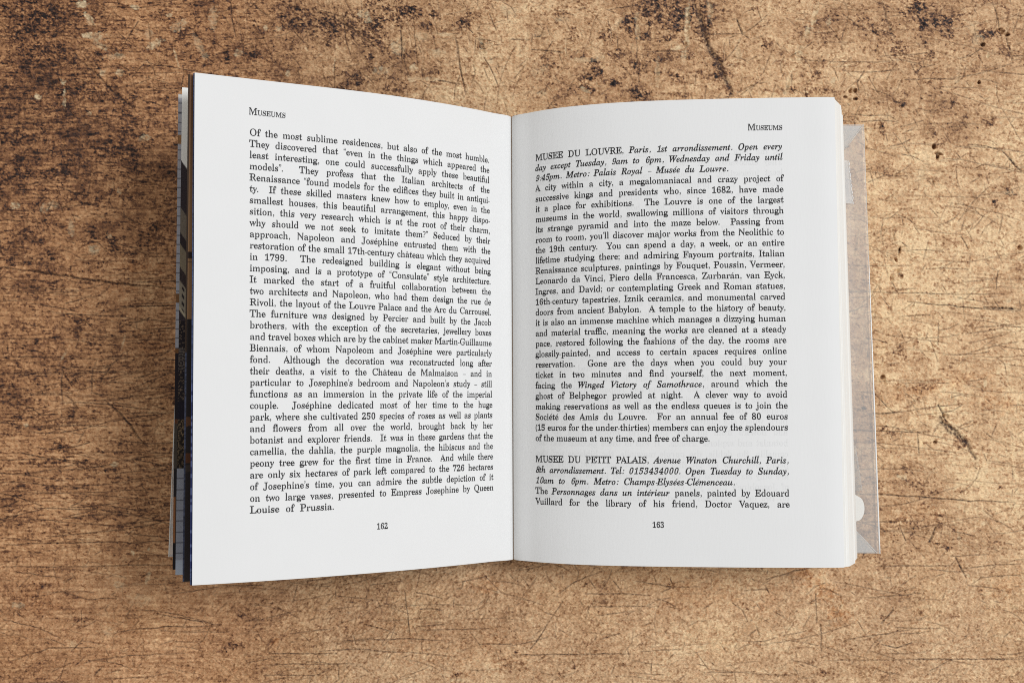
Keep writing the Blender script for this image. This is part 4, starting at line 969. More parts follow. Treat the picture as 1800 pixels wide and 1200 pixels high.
# left flap of the jacket under the cover
lh = [[-1.0, -10.6], [-20, -10.6], [-50, -10.4], [-80, -9.0], [-100, -7.4], [-113.2, -6.2]]
lt = [[-1.0, -10.6], [-20, -10.6], [-50, -10.4], [-80, -9.0], [-100, -7.4], [-117.4, -6.0]]
JL = Leaf(lh, lt, 0.0745)
sheet('jacket_flap', JL, 0.0, JL.L, 40, 40, 0.00015, m_clear, book)['label'] = 'left flap of the clear plastic jacket under the cover'
te = [JL.pos(JL.L, -0.0745 + 0.149 * k / 29) for k in range(30)]
tube('flap_edge', te, 0.00020, m_tab, [c for c in book.children if c.name.startswith('jacket_flap')][0])

# ---------------------------------------------------------------- the printing
UPPER = 'ABCDEFGHIJKLMNOPQRSTUVWXYZ'
LOWER = 'abcdefghijklmnopqrstuvwxyz'
# outlines in thousandths: advance width, then closed loops of x, y
UPRIGHT_CAPITALS = [
    [415, [20,-15,74,-15,90,-6,94,5,93,19,75,38,75,48,97,109,102,115,111,117,250,117,261,114,280,71,287,45,278,39,228,34,217,28,211,18,210,2,215,-8,224,-14,418,-16,431,-12,439,-2,440,16,433,29,387,39,376,49,350,111,366,131,364,149,351,171,327,177,320,182,264,315,250,336,231,461,226,472,217,479,194,480,181,469,162,341,157,335,134,331,124,322,66,179,52,152,45,125,3,18,5,-4,11,-11], [132,176,127,179,127,186,168,288,174,300,182,301,192,286,232,189,233,179,224,176]],
    [421, [7,-15,251,-15,312,-5,336,4,347,12,352,29,370,52,383,79,389,108,390,139,386,166,375,194,361,212,337,233,325,252,350,280,361,299,368,322,370,348,368,378,362,396,327,452,304,461,274,467,204,471,15,471,2,468,-7,461,-11,441,0,426,31,419,62,418,71,414,77,375,77,275,74,269,55,256,48,238,54,223,74,214,77,208,75,52,67,41,34,39,7,33,-3,27,-10,16,-10,1,-3,-10], [175,41,162,44,157,54,160,212,168,216,227,215,254,211,274,203,295,181,305,148,305,104,292,66,278,50,258,42], [165,268,160,271,157,279,157,405,159,414,182,418,231,418,251,416,265,409,280,391,288,356,286,322,275,295,258,280,237,272,207,267]],
    [446, [229,-26,263,-25,366,4,435,67,444,81,445,96,440,106,430,115,420,119,410,117,400,110,381,84,356,64,330,49,300,40,215,42,196,47,177,58,160,74,142,102,129,134,120,176,116,226,119,273,127,319,136,346,146,367,162,391,195,418,230,427,289,426,329,418,340,411,368,371,396,301,409,293,429,294,439,304,441,321,433,367,421,416,436,436,441,457,437,471,427,479,413,480,402,477,386,455,376,451,349,454,256,480,229,480,205,471,169,463,125,439,96,414,71,381,51,340,36,283,33,213,40,153,59,99,82,62,110,31,115,14,122,6]],
    [474, [14,-15,215,-16,289,-10,343,6,356,25,398,66,422,112,435,162,440,229,435,291,424,336,403,378,381,406,346,434,333,450,313,458,280,466,209,471,15,471,2,469,-8,461,-11,442,-4,428,33,418,69,415,74,406,76,385,75,51,69,41,13,34,0,26,-6,15,-5,1,2,-10], [173,41,161,45,158,59,158,408,163,414,179,417,240,417,265,414,289,403,312,384,331,356,344,324,353,279,356,229,353,176,345,136,338,112,324,85,306,65,289,52,252,40]],
    [420, [5,-15,382,-16,394,-14,403,-8,408,4,411,21,401,46,420,89,433,134,430,149,418,157,401,158,388,151,352,81,335,62,314,51,294,46,251,43,172,44,161,49,158,62,158,195,164,206,217,205,238,196,251,172,262,118,272,105,287,103,300,107,307,116,309,131,307,171,301,206,308,231,307,245,301,262,309,316,306,351,298,358,288,361,275,360,266,354,260,342,248,288,232,267,212,262,164,262,158,274,160,408,165,412,185,414,271,414,314,406,328,396,340,381,360,314,371,306,387,305,398,312,404,326,401,369,392,411,404,436,403,455,396,466,377,471,17,471,4,470,-5,464,-10,455,-10,442,0,427,72,411,76,399,78,369,77,269,74,263,55,254,50,235,55,215,74,205,77,199,76,52,70,44,45,42,2,31,-6,26,-12,15,-12,1,-6,-9]],
    [382, [6,-15,237,-16,248,-14,256,-8,260,1,261,14,251,29,238,34,175,39,165,42,160,48,158,201,161,206,171,209,207,208,230,202,239,194,245,181,262,112,270,106,280,103,291,104,300,109,307,128,305,171,298,208,305,231,305,245,298,264,305,309,306,346,301,356,292,361,268,360,258,348,247,295,234,272,212,263,162,264,158,275,158,408,165,414,211,416,282,414,308,408,323,398,334,382,354,314,365,306,382,305,394,314,398,328,395,372,386,412,398,438,397,455,390,466,372,471,15,471,1,470,-8,463,-12,445,-6,429,4,423,28,417,70,412,75,402,77,375,77,271,74,265,55,255,50,236,54,218,74,206,77,201,75,52,72,45,65,41,8,34,-5,27,-10,16,-10,1,-5,-9]],
    [486, [242,-25,273,-25,373,-8,386,-3,411,16,418,28,422,43,425,156,436,162,492,169,501,181,501,199,493,210,479,214,277,214,263,211,255,203,252,193,253,180,260,170,272,166,329,162,340,155,344,108,341,48,330,36,303,29,233,29,207,34,180,51,157,76,140,106,127,146,120,192,118,239,122,286,134,338,146,365,161,388,192,416,226,427,289,426,327,419,340,411,370,369,396,301,410,292,430,294,440,305,442,321,434,366,421,416,436,435,441,459,438,472,427,480,413,481,402,478,385,455,376,452,356,453,254,481,230,480,206,471,165,462,124,438,96,413,72,381,51,338,37,279,34,205,43,143,64,89,95,45,150,-4]],
    [501, [9,-15,220,-16,231,-14,240,-7,244,14,234,29,222,34,171,39,160,48,158,195,161,204,171,206,332,206,343,201,342,48,332,40,280,34,267,28,260,19,259,6,261,-4,268,-12,284,-16,482,-16,494,-14,502,-9,508,-1,509,11,501,28,488,33,437,40,430,44,427,51,425,198,428,204,442,209,450,215,454,238,449,258,428,268,425,274,425,382,427,406,432,414,490,423,502,429,509,448,502,465,485,471,287,471,272,470,264,464,259,455,259,442,268,427,281,422,334,416,342,409,344,275,340,267,328,266,170,266,159,271,159,409,168,416,222,422,235,427,242,436,244,449,241,460,234,468,218,471,18,471,-1,465,-8,448,-2,430,11,423,70,414,75,405,77,378,77,274,74,268,53,258,48,238,52,215,60,209,74,204,77,198,76,51,67,40,11,33,-2,26,-8,15,-8,1,-2,-10]],
    [239, [4,-15,228,-16,240,-12,248,-4,249,18,239,31,163,45,160,52,158,84,160,406,163,414,169,417,229,423,241,428,247,438,248,451,245,462,236,469,10,471,-2,468,-10,459,-12,441,-4,427,8,423,70,416,76,409,78,394,77,55,73,46,68,43,6,34,-7,27,-12,16,-12,1,-7,-9]],
    [309, [85,-80,121,-78,183,-50,204,-30,217,-4,228,38,230,81,232,406,235,412,242,415,301,423,312,428,318,438,318,453,314,463,305,469,75,470,62,467,55,457,54,438,62,426,141,413,148,406,150,387,150,63,146,18,139,-7,131,-19,119,-24,84,-25,70,-20,67,-13,72,21,70,57,62,77,49,88,29,90,14,84,3,70,-3,48,-4,-9,6,-37,22,-51,59,-64]],
    [489, [10,-15,220,-16,232,-14,240,-7,245,12,235,29,223,34,172,39,161,48,158,185,163,195,174,197,210,197,220,193,336,46,336,41,329,37,274,33,262,28,255,18,254,6,257,-5,264,-12,280,-16,497,-16,509,-14,517,-9,523,-1,524,11,516,28,503,33,454,40,425,59,321,191,320,198,329,215,323,232,307,247,280,252,273,272,274,281,280,288,410,416,420,421,459,424,469,429,475,448,469,465,460,470,447,471,303,471,287,467,279,451,284,431,296,424,326,421,329,414,219,298,197,254,182,250,164,251,159,258,160,408,169,416,223,422,235,426,244,442,244,455,239,464,230,470,216,471,17,471,-1,464,-7,446,-1,430,12,423,70,414,76,405,78,379,78,258,74,252,54,242,49,224,54,205,74,195,78,189,76,51,67,40,12,33,-2,26,-7,15,-7,1,-1,-10]],
    [405, [6,-15,382,-16,397,-12,405,-2,409,25,399,46,417,92,430,145,427,161,414,169,397,169,385,161,352,86,335,65,317,52,290,45,241,43,170,46,160,52,159,406,162,414,170,417,235,423,246,428,253,438,254,451,250,462,242,469,228,471,14,471,1,469,-8,459,-10,442,-3,429,8,423,70,415,75,406,77,385,76,55,68,44,41,42,5,33,-5,27,-10,16,-10,1,-5,-9]],
    [612, [36,-15,125,-15,137,-9,143,2,139,24,131,31,113,36,108,52,107,349,110,367,114,367,118,360,208,148,224,124,243,-1,253,-12,270,-16,285,-11,294,2,312,122,317,126,338,130,349,141,444,365,452,377,456,372,457,358,455,49,447,40,384,30,374,16,375,-2,384,-12,398,-16,592,-16,610,-10,617,8,610,26,597,33,544,40,538,46,537,65,535,406,544,415,581,423,592,429,598,445,592,464,581,470,562,471,468,471,451,464,441,445,444,425,442,418,412,412,401,399,303,169,294,160,287,162,283,169,190,388,173,411,169,424,172,445,162,463,152,470,141,471,35,471,20,466,11,446,13,436,18,428,31,422,71,416,79,409,59,398,52,384,51,58,47,39,25,26,18,11,22,-6]],
    [472, [392,-26,415,-23,425,-9,391,131,396,149,415,159,422,171,424,401,428,418,443,427,449,436,451,450,447,461,431,470,361,471,346,466,339,456,340,434,346,427,363,417,367,401,368,196,365,188,356,185,342,194,222,341,211,366,173,401,128,460,116,468,105,471,49,470,36,466,26,450,28,432,35,425,58,414,80,390,83,381,78,369,59,359,53,346,52,54,48,37,33,29,27,20,25,6,29,-6,45,-15,116,-15,130,-10,137,1,136,21,129,29,113,39,109,61,108,321,111,331,119,333,133,326,252,181,266,152,302,119,375,-13,382,-21]],
    [503, [235,-26,266,-26,289,-17,334,-7,376,17,402,38,429,73,451,116,464,161,469,206,469,260,460,310,444,354,420,396,386,431,342,460,263,482,237,481,214,472,169,462,127,439,100,416,74,381,52,339,39,293,34,247,35,193,43,146,59,101,83,61,117,25,162,-4], [224,28,200,35,176,53,155,79,139,109,126,147,119,189,117,229,121,280,130,326,142,359,159,386,174,403,190,416,210,424,232,428,279,427,303,420,327,403,349,377,365,347,377,309,384,267,386,227,382,174,373,130,361,97,344,69,329,52,312,39,292,31]],
    [396, [9,-15,221,-16,232,-13,240,-6,244,14,234,29,222,34,172,39,160,46,158,76,158,182,161,188,167,190,238,190,298,196,331,207,345,218,349,238,365,262,376,286,381,338,373,384,350,424,346,442,340,450,321,458,295,465,218,471,14,471,2,469,-6,461,-10,444,-4,429,10,422,70,413,74,405,77,379,77,254,74,248,53,238,48,221,54,202,72,191,77,184,76,51,67,40,11,33,-2,26,-8,15,-8,1,-2,-10], [165,246,160,249,157,258,159,411,175,415,238,416,268,408,287,385,297,349,296,306,284,272,270,256,248,248]],
    [503, [356,-131,383,-131,407,-122,476,-110,489,-103,497,-92,495,-73,483,-61,472,-60,429,-65,370,-58,336,-41,322,-28,315,-16,318,-11,372,15,395,32,423,64,444,99,459,139,468,184,470,241,465,292,453,334,435,372,414,403,387,430,336,463,293,472,270,481,237,481,214,472,169,462,133,442,100,415,74,382,51,335,38,285,34,219,39,164,56,108,86,57,110,31,132,14,166,-6,201,-18,234,-68,236,-88,242,-98,266,-109], [227,28,202,35,177,51,156,77,139,107,127,145,120,187,117,228,121,281,130,325,143,359,161,389,177,406,197,419,214,425,282,427,306,419,330,401,350,376,365,347,378,307,384,265,386,227,383,175,374,131,362,99,348,74,332,55,315,41,294,32,270,28]],
    [451, [9,-15,220,-16,231,-14,240,-7,244,14,234,29,222,34,171,39,160,48,158,186,161,195,171,197,208,197,218,192,331,21,340,2,352,-10,367,-15,427,-16,438,-13,446,-6,452,9,448,24,440,31,419,36,411,44,312,192,313,198,334,221,341,234,371,265,383,289,389,314,390,351,384,381,372,405,355,426,342,449,324,457,290,465,211,471,15,471,2,468,-6,461,-10,444,-3,429,7,423,34,417,70,413,75,405,77,381,77,258,74,252,53,242,48,224,53,205,74,195,77,189,76,51,67,40,11,33,-2,26,-8,15,-8,1,-2,-10], [165,250,160,254,157,262,160,409,167,414,184,415,242,416,264,413,281,404,299,382,307,348,305,309,292,278,273,261,250,252]],
    [368, [34,-26,56,-24,71,-6,80,-4,141,-14,168,-24,201,-24,224,-14,276,0,306,23,324,47,338,77,341,107,339,133,328,163,335,187,335,206,326,230,305,251,273,270,143,320,117,346,110,373,119,403,130,415,143,424,171,429,234,426,253,414,270,390,300,311,313,304,331,306,341,314,344,329,338,376,326,424,338,440,343,453,342,469,334,479,323,482,308,481,299,476,289,463,276,461,221,468,183,481,160,481,137,468,90,450,71,434,58,417,46,387,43,354,46,331,59,303,54,264,63,239,84,217,116,197,244,145,264,122,270,94,259,60,247,46,231,36,207,31,146,31,127,34,108,46,92,70,64,164,50,173,28,171,19,161,17,146,24,84,35,36,21,17,17,-4,22,-19]],
    [401, [83,-15,309,-16,321,-13,328,-6,332,15,322,29,252,39,245,42,241,49,239,409,242,415,248,417,292,417,313,415,329,408,342,396,352,378,370,311,383,302,401,303,412,312,415,326,412,374,403,414,414,432,415,449,412,460,405,468,388,471,11,471,-2,470,-12,462,-15,452,-15,435,-3,414,-13,369,-16,324,-12,311,-1,303,18,302,30,311,48,379,58,396,72,409,89,416,113,417,151,417,158,409,157,52,153,44,146,40,86,33,72,27,66,16,66,1,72,-9]],
    [470, [220,-28,253,-27,353,1,389,39,405,67,417,102,423,149,425,402,429,419,443,438,442,459,430,470,410,472,355,471,345,467,339,459,336,448,339,435,346,427,363,418,368,397,369,171,363,114,349,75,325,49,297,40,245,37,202,42,189,49,177,60,169,75,161,98,156,154,158,408,166,416,222,422,233,427,242,441,239,461,232,468,219,471,17,472,3,469,-5,462,-9,452,-8,439,-3,429,10,423,65,415,72,411,74,404,77,124,85,78,105,35,104,12,112,3,129,-5]],
    [406, [202,-28,223,-26,234,-14,252,121,257,126,281,131,293,145,397,415,409,437,409,459,400,469,386,471,327,471,317,468,311,461,308,449,309,437,316,428,332,419,333,408,244,170,240,162,233,160,227,163,222,171,125,408,127,414,136,417,203,427,212,442,212,455,208,464,199,470,187,471,-11,472,-26,469,-34,462,-37,452,-37,439,-31,429,-20,423,26,415,37,404,146,148,162,124,184,-9,191,-22]],
    [589, [161,-26,181,-25,193,-14,217,131,223,137,244,140,255,150,309,284,317,292,326,285,366,170,380,147,401,-12,408,-21,419,-26,436,-25,446,-19,453,-3,468,143,473,149,499,156,509,171,594,429,594,453,587,465,574,470,531,470,520,467,513,459,511,439,527,419,527,407,459,194,450,184,442,191,402,306,389,327,384,359,369,410,376,418,417,423,427,427,435,443,430,463,421,469,410,471,236,471,220,466,212,451,215,431,227,423,269,419,281,414,300,360,302,346,297,327,273,323,261,312,209,179,200,171,194,173,190,181,125,370,115,409,116,415,120,419,154,423,165,429,171,444,166,463,154,470,136,471,-4,471,-14,469,-23,463,-28,446,-21,429,-11,423,21,418,30,409,114,160,129,134,143,-7,150,-20]],
    [449, [30,-15,128,-16,145,-9,150,2,149,19,141,29,122,36,121,48,134,71,197,159,204,166,213,167,223,165,229,159,296,48,294,42,287,39,234,33,223,28,216,19,215,6,217,-4,224,-12,240,-16,441,-16,453,-14,461,-8,466,12,458,28,448,32,407,40,387,55,301,195,287,211,257,264,263,272,287,276,298,284,393,416,401,421,423,425,431,431,436,451,428,466,420,470,405,471,315,471,301,466,294,455,294,438,301,428,320,419,320,411,254,312,248,307,238,306,230,307,223,314,163,409,165,415,174,419,228,423,239,428,246,436,247,449,244,461,237,468,221,471,14,471,3,470,-6,464,-11,444,-3,428,5,424,50,417,71,402,151,278,164,262,195,209,188,200,165,197,154,189,49,41,17,24,13,14,14,-1,20,-10]],
    [404, [95,-15,306,-16,318,-13,326,-6,329,15,320,29,308,34,258,39,246,47,241,202,246,209,269,212,282,221,365,358,408,436,408,455,399,468,386,471,326,471,316,469,308,463,303,452,304,438,311,428,329,418,328,404,238,251,232,244,225,242,217,244,211,251,130,409,132,415,138,418,188,423,199,428,205,436,207,446,205,458,199,466,182,471,-11,471,-24,469,-32,461,-35,441,-26,427,-16,422,28,414,41,405,137,226,152,206,162,178,161,48,151,40,98,33,84,26,78,15,78,1,84,-9]],
    [420, [11,-15,387,-16,399,-14,407,-8,412,4,414,25,401,49,417,98,428,155,424,171,411,179,396,179,384,171,354,92,337,68,317,54,297,47,256,44,151,44,142,49,358,406,366,413,393,417,405,428,411,449,403,466,386,471,57,471,44,470,35,464,30,452,29,435,39,411,26,369,18,324,22,309,34,301,51,301,63,309,90,378,103,396,118,406,136,412,164,414,257,414,264,412,266,408,50,52,41,45,14,41,1,28,-5,14,-5,1,0,-9]]]
UPRIGHT_SMALL = [
    [324, [234,-24,254,-25,265,-20,294,14,316,20,324,31,322,41,314,48,305,49,288,44,272,51,271,209,267,233,258,254,231,284,165,305,138,304,118,294,78,285,55,274,38,257,32,236,36,181,41,169,49,160,59,157,78,157,94,167,103,194,99,240,102,246,109,249,162,251,185,245,196,227,200,190,197,183,191,179,129,166,95,153,68,138,49,124,34,104,25,81,22,29,25,18,53,-3,66,-19,84,-24,106,-21,129,-6,161,7,179,18,205,15,211,10,218,-14], [174,43,159,46,105,48,98,57,98,77,107,99,129,118,166,134,192,136,198,133,200,127,199,64,191,51]],
    [340, [36,-26,56,-21,83,5,92,9,119,-2,144,-6,164,-21,179,-25,202,-23,224,-8,254,2,277,19,295,43,310,77,318,116,319,156,317,187,310,214,297,240,276,268,249,283,232,301,217,305,196,303,174,283,147,267,141,259,140,250,145,242,154,237,216,234,233,217,243,190,247,153,245,113,238,77,223,45,213,35,202,30,157,29,119,46,117,66,117,210,131,250,117,274,116,417,109,472,103,483,90,489,32,488,22,482,17,469,20,446,41,429,44,400,45,260,48,242,45,214,45,47,25,16,18,-4,23,-18]],
    [273, [134,-24,163,-23,186,-10,249,13,279,38,286,53,280,70,262,78,250,75,229,58,214,52,142,53,122,64,104,90,93,134,94,180,106,220,127,246,146,251,177,251,187,247,192,237,196,189,202,177,212,171,226,168,240,170,250,177,257,190,260,236,249,264,234,278,203,290,187,302,176,306,149,304,129,290,92,279,69,265,52,247,38,224,28,199,22,171,23,114,30,84,44,51,39,34,42,24,56,12,110,-9]],
    [350, [118,-24,147,-22,168,-1,190,9,201,6,201,-9,205,-17,220,-23,274,-10,309,-5,318,0,323,9,321,30,299,46,296,53,296,466,292,480,282,488,197,489,185,483,179,470,180,454,184,444,194,437,217,431,224,410,225,276,222,269,211,259,208,250,222,224,225,209,225,77,217,52,189,50,164,41,127,42,112,55,101,83,95,119,96,156,101,193,111,220,127,235,183,237,193,242,198,251,193,267,172,281,158,299,139,305,123,304,113,299,97,282,72,269,55,250,42,231,32,206,24,170,22,127,25,91,33,61,47,34,66,13,92,-4,106,-19]],
    [281, [132,-24,160,-23,182,-10,247,17,279,49,286,64,280,81,263,90,247,86,219,59,199,54,133,58,120,65,109,80,97,120,97,129,102,133,267,134,280,139,287,150,286,175,265,193,255,231,237,262,219,278,187,286,169,301,156,305,131,303,111,287,83,279,66,268,43,239,25,193,2,181,-5,161,-1,141,22,127,28,90,42,56,35,37,38,24,53,13,107,-9], [104,189,99,196,104,217,113,236,124,247,136,251,167,250,176,247,184,239,194,207,195,196,193,190]],
    [193, [18,-15,173,-16,185,-11,193,-1,193,15,184,26,135,34,127,44,127,226,134,232,187,235,197,245,199,261,197,281,188,291,177,294,134,295,127,299,129,395,135,424,143,437,154,441,180,439,184,431,180,368,184,344,190,334,198,327,223,325,235,333,243,348,248,424,245,446,235,463,225,470,202,478,188,494,178,500,157,501,144,499,123,481,94,468,81,457,67,430,59,399,53,299,47,295,14,292,2,279,1,252,7,239,18,233,48,232,54,222,53,42,48,35,17,30,4,20,0,9,2,-2,8,-11]],
    [307, [121,-144,152,-144,249,-127,286,-99,302,-76,309,-48,319,-33,320,-16,309,15,289,36,265,48,235,56,186,59,108,60,99,64,103,71,116,79,160,78,216,93,229,99,246,114,260,134,268,159,271,187,268,222,281,233,290,248,310,254,320,264,319,278,309,287,200,290,183,293,162,304,135,305,109,292,75,289,63,284,31,234,23,203,26,162,38,132,60,103,37,80,25,62,7,52,0,40,0,10,22,-24,5,-53,4,-78,23,-117,32,-125], [102,-90,80,-84,68,-73,69,-58,82,-49,229,-48,240,-50,246,-56,244,-66,238,-75,210,-87,188,-91], [125,129,107,140,97,164,94,199,102,232,112,245,123,250,185,248,190,243,199,192,198,166,191,144,183,134,173,129]],
    [361, [31,-15,143,-16,154,-12,162,-4,164,9,160,21,150,29,130,34,126,44,126,202,133,218,144,228,163,225,222,228,230,225,234,216,237,185,236,42,232,33,210,28,202,21,198,5,203,-8,220,-16,327,-15,341,-9,347,4,347,15,341,24,314,33,309,39,308,206,301,251,296,262,270,280,254,299,230,306,213,301,193,281,142,252,134,252,128,258,124,435,116,476,109,485,99,488,43,487,33,481,28,469,30,449,49,432,53,418,54,249,57,229,54,206,53,41,49,33,22,25,14,11,17,-6]],
    [178, [31,-15,144,-15,157,-10,164,1,164,14,159,23,149,29,132,33,127,39,125,251,116,284,102,293,47,293,37,288,31,276,34,258,52,242,54,211,54,41,49,33,22,25,14,11,17,-6], [81,319,100,319,112,325,121,339,126,361,127,402,122,431,113,448,97,455,80,455,68,448,60,435,56,415,54,375,58,345,66,328]],
    [189, [16,-144,45,-143,103,-116,121,-97,133,-66,137,-24,137,242,132,282,125,290,116,294,45,294,34,289,28,277,29,266,33,257,42,251,61,245,65,230,65,-27,63,-58,56,-81,51,-88,42,-91,9,-90,6,-84,9,-60,7,-36,0,-21,-11,-13,-27,-11,-41,-14,-51,-23,-56,-37,-60,-86,-52,-108,-39,-120,-9,-128], [87,320,105,320,118,326,126,340,132,363,133,404,128,432,119,449,103,456,85,456,73,449,66,436,61,416,60,373,64,346,72,328]],
    [338, [30,-15,142,-16,160,-8,165,6,161,21,151,29,131,33,127,41,126,108,130,115,137,117,167,117,176,114,234,41,234,33,215,26,206,15,206,-2,217,-13,342,-15,356,-9,362,4,357,23,348,28,320,36,263,111,261,119,266,138,261,150,247,162,228,169,225,175,230,186,285,238,315,256,320,274,312,289,294,294,232,294,220,290,212,282,210,272,212,261,220,249,218,242,174,201,157,170,137,167,127,172,125,434,115,476,108,485,98,488,45,487,35,480,30,468,32,448,50,432,53,418,54,182,52,171,33,155,28,136,34,124,53,111,54,64,51,35,24,27,14,15,15,-5]],
    [179, [31,-15,146,-15,158,-9,164,4,163,15,158,24,149,29,132,33,127,42,126,428,117,475,111,484,100,488,46,488,35,481,30,469,33,446,52,428,54,385,54,45,50,34,26,28,15,16,16,-4,22,-11]],
    [534, [32,-15,139,-16,149,-13,157,-6,161,6,157,21,147,28,130,33,126,41,126,205,137,224,162,224,192,229,224,227,230,222,232,215,232,42,228,34,209,28,199,18,197,2,205,-11,220,-16,313,-16,324,-14,333,-8,338,5,335,19,326,28,308,34,304,41,304,209,313,221,334,220,359,228,389,229,404,225,410,208,411,45,406,34,387,28,378,21,374,9,376,-4,384,-12,396,-16,494,-16,509,-12,518,1,517,18,507,28,487,34,483,41,482,202,471,258,444,279,430,299,412,305,390,302,366,279,304,250,268,279,253,298,237,305,212,302,189,279,133,252,124,256,114,284,103,292,53,294,39,291,30,279,30,264,35,255,50,244,56,229,54,51,50,35,26,27,16,15,17,-5]],
    [361, [31,-15,143,-16,154,-12,162,-4,164,9,160,21,150,29,130,34,126,44,126,202,133,219,144,228,163,225,222,228,230,225,234,216,237,185,236,42,232,33,210,28,202,21,198,6,203,-8,219,-15,322,-16,334,-14,344,-6,348,6,344,21,334,28,313,33,309,41,308,199,301,252,294,263,270,280,254,299,239,305,217,303,192,281,139,252,124,259,115,284,103,293,47,294,32,285,28,274,30,261,36,254,50,245,57,228,54,206,53,41,49,33,22,25,14,11,17,-6]],
    [316, [146,-24,175,-23,195,-12,232,0,254,15,269,34,283,63,290,90,294,123,294,160,289,193,280,221,265,249,249,266,234,278,197,289,178,302,165,305,139,302,121,289,84,279,61,261,47,242,33,214,22,157,22,120,27,84,36,57,50,30,65,13,81,1,122,-12], [138,27,127,31,116,41,102,74,94,134,98,186,109,224,124,245,141,253,177,253,189,247,201,236,215,200,222,144,217,84,207,51,192,33,177,27]],
    [351, [22,-143,165,-144,181,-139,190,-123,184,-104,171,-97,135,-93,129,-87,126,-43,128,13,135,19,144,20,180,-2,199,-21,210,-25,230,-24,241,-19,256,-3,280,11,298,31,310,51,321,84,327,121,326,169,320,206,306,239,287,263,260,281,238,304,224,306,205,304,195,297,181,278,127,255,121,258,107,287,97,294,50,294,40,290,33,283,33,263,49,244,55,226,54,67,57,40,54,20,54,-81,50,-93,20,-99,7,-110,5,-121,7,-131,13,-139], [144,37,132,50,126,70,126,199,129,214,134,220,158,222,182,234,227,232,236,226,243,213,254,164,253,110,242,66,232,50,221,43,165,41]],
    [344, [180,-143,325,-143,338,-139,345,-129,345,-114,339,-103,328,-97,304,-94,298,-84,297,17,295,36,297,63,297,231,314,257,324,286,321,299,309,307,298,307,286,303,258,274,248,270,225,279,196,285,172,305,142,304,119,287,88,276,68,261,47,236,30,196,23,157,23,111,29,76,40,47,68,8,93,-4,114,-21,144,-23,155,-18,169,-4,194,9,203,26,197,36,186,41,126,45,116,51,109,61,99,90,95,129,97,169,104,203,121,234,141,248,186,249,219,236,223,231,225,67,222,53,208,27,225,4,225,-83,218,-94,181,-97,167,-106,163,-116,164,-129,169,-138]],
    [267, [23,-15,167,-16,177,-13,186,-6,189,11,182,25,169,30,136,34,128,41,129,194,137,211,190,219,203,215,213,195,224,186,246,185,260,192,269,208,270,228,258,255,255,285,244,300,229,305,209,302,199,295,180,265,167,254,130,243,125,246,112,284,102,292,52,294,35,285,32,275,32,264,37,255,51,244,57,216,54,46,50,34,20,29,8,18,6,6,8,-4,14,-11]],
    [268, [131,-24,158,-23,178,-10,199,-6,210,0,229,19,238,34,243,51,244,73,230,106,230,136,221,153,186,176,115,203,98,219,97,234,105,245,116,250,171,249,188,233,208,190,222,184,238,186,245,193,249,203,248,224,239,257,248,274,249,284,245,297,235,305,219,305,201,292,188,291,165,292,138,306,113,305,96,292,55,271,43,257,34,239,32,210,44,183,43,157,52,139,65,127,85,115,159,86,176,70,180,54,174,40,161,31,95,31,85,38,74,51,54,103,42,110,23,109,14,101,10,90,13,60,22,26,11,6,12,-10,21,-20,35,-23,48,-20,64,-9,95,-9,106,-11]],
    [208, [101,-24,131,-21,154,1,178,16,205,26,218,39,225,55,219,72,199,80,185,76,171,58,162,53,132,52,124,61,124,231,132,235,189,237,200,246,203,261,200,281,188,293,134,296,127,299,150,391,144,408,128,414,115,412,105,405,51,303,45,298,28,293,15,285,7,276,4,265,6,251,12,241,22,236,44,235,50,229,53,29,58,19,74,2,85,-15]],
    [355, [109,-24,139,-22,161,-5,218,26,223,24,224,20,209,7,205,-6,210,-17,221,-23,236,-21,285,-7,315,-4,328,6,332,19,329,31,322,39,305,46,302,51,301,243,295,280,286,292,273,295,216,295,204,290,197,280,197,269,200,259,208,252,225,245,230,230,230,70,225,56,215,46,196,51,135,48,128,51,123,57,120,81,119,241,108,287,93,295,43,295,31,292,23,284,20,273,22,261,28,254,42,246,47,234,48,74,53,24,61,13,83,-3,95,-17]],
    [286, [133,-24,152,-23,164,-13,179,87,184,93,205,97,214,106,273,236,280,256,281,274,277,286,268,293,227,295,211,284,208,267,217,249,217,241,170,134,162,127,154,135,109,240,112,247,137,251,147,259,150,276,144,289,128,295,14,295,1,291,-8,281,-9,267,-3,256,7,250,25,246,31,240,88,111,101,93,115,-7,122,-19]],
    [414, [113,-24,131,-24,143,-14,148,-1,161,93,167,97,185,100,194,106,217,153,224,159,231,154,242,126,253,107,263,-11,270,-20,281,-25,296,-24,306,-18,313,-1,330,104,336,110,358,115,370,130,421,246,425,273,419,289,407,294,378,295,367,292,360,286,356,270,363,249,361,240,322,151,314,144,308,149,297,177,287,193,276,240,278,246,294,252,303,261,304,277,299,289,281,295,190,295,177,292,167,280,168,263,176,253,199,243,210,214,210,201,204,193,186,191,176,184,151,136,144,131,136,139,95,239,97,246,110,253,116,263,117,277,111,289,101,294,86,295,11,295,-4,289,-10,277,-8,261,-3,254,17,240,69,117,82,97,95,-6,101,-18]],
    [299, [31,-15,69,-15,83,-9,89,5,84,25,86,32,127,82,139,87,153,82,183,38,180,33,159,26,152,18,150,1,159,-12,173,-16,280,-16,292,-14,299,-8,304,6,301,21,292,28,266,37,221,104,205,122,180,164,183,167,203,170,214,176,274,244,280,255,283,271,282,281,275,289,266,294,252,294,228,294,216,289,208,275,212,254,210,246,173,205,162,200,149,205,125,241,126,246,144,252,153,262,153,279,143,291,129,294,22,294,11,292,3,286,-2,272,2,258,10,251,33,245,42,239,96,166,121,125,118,119,98,117,86,110,16,28,12,15,14,-1,20,-10]],
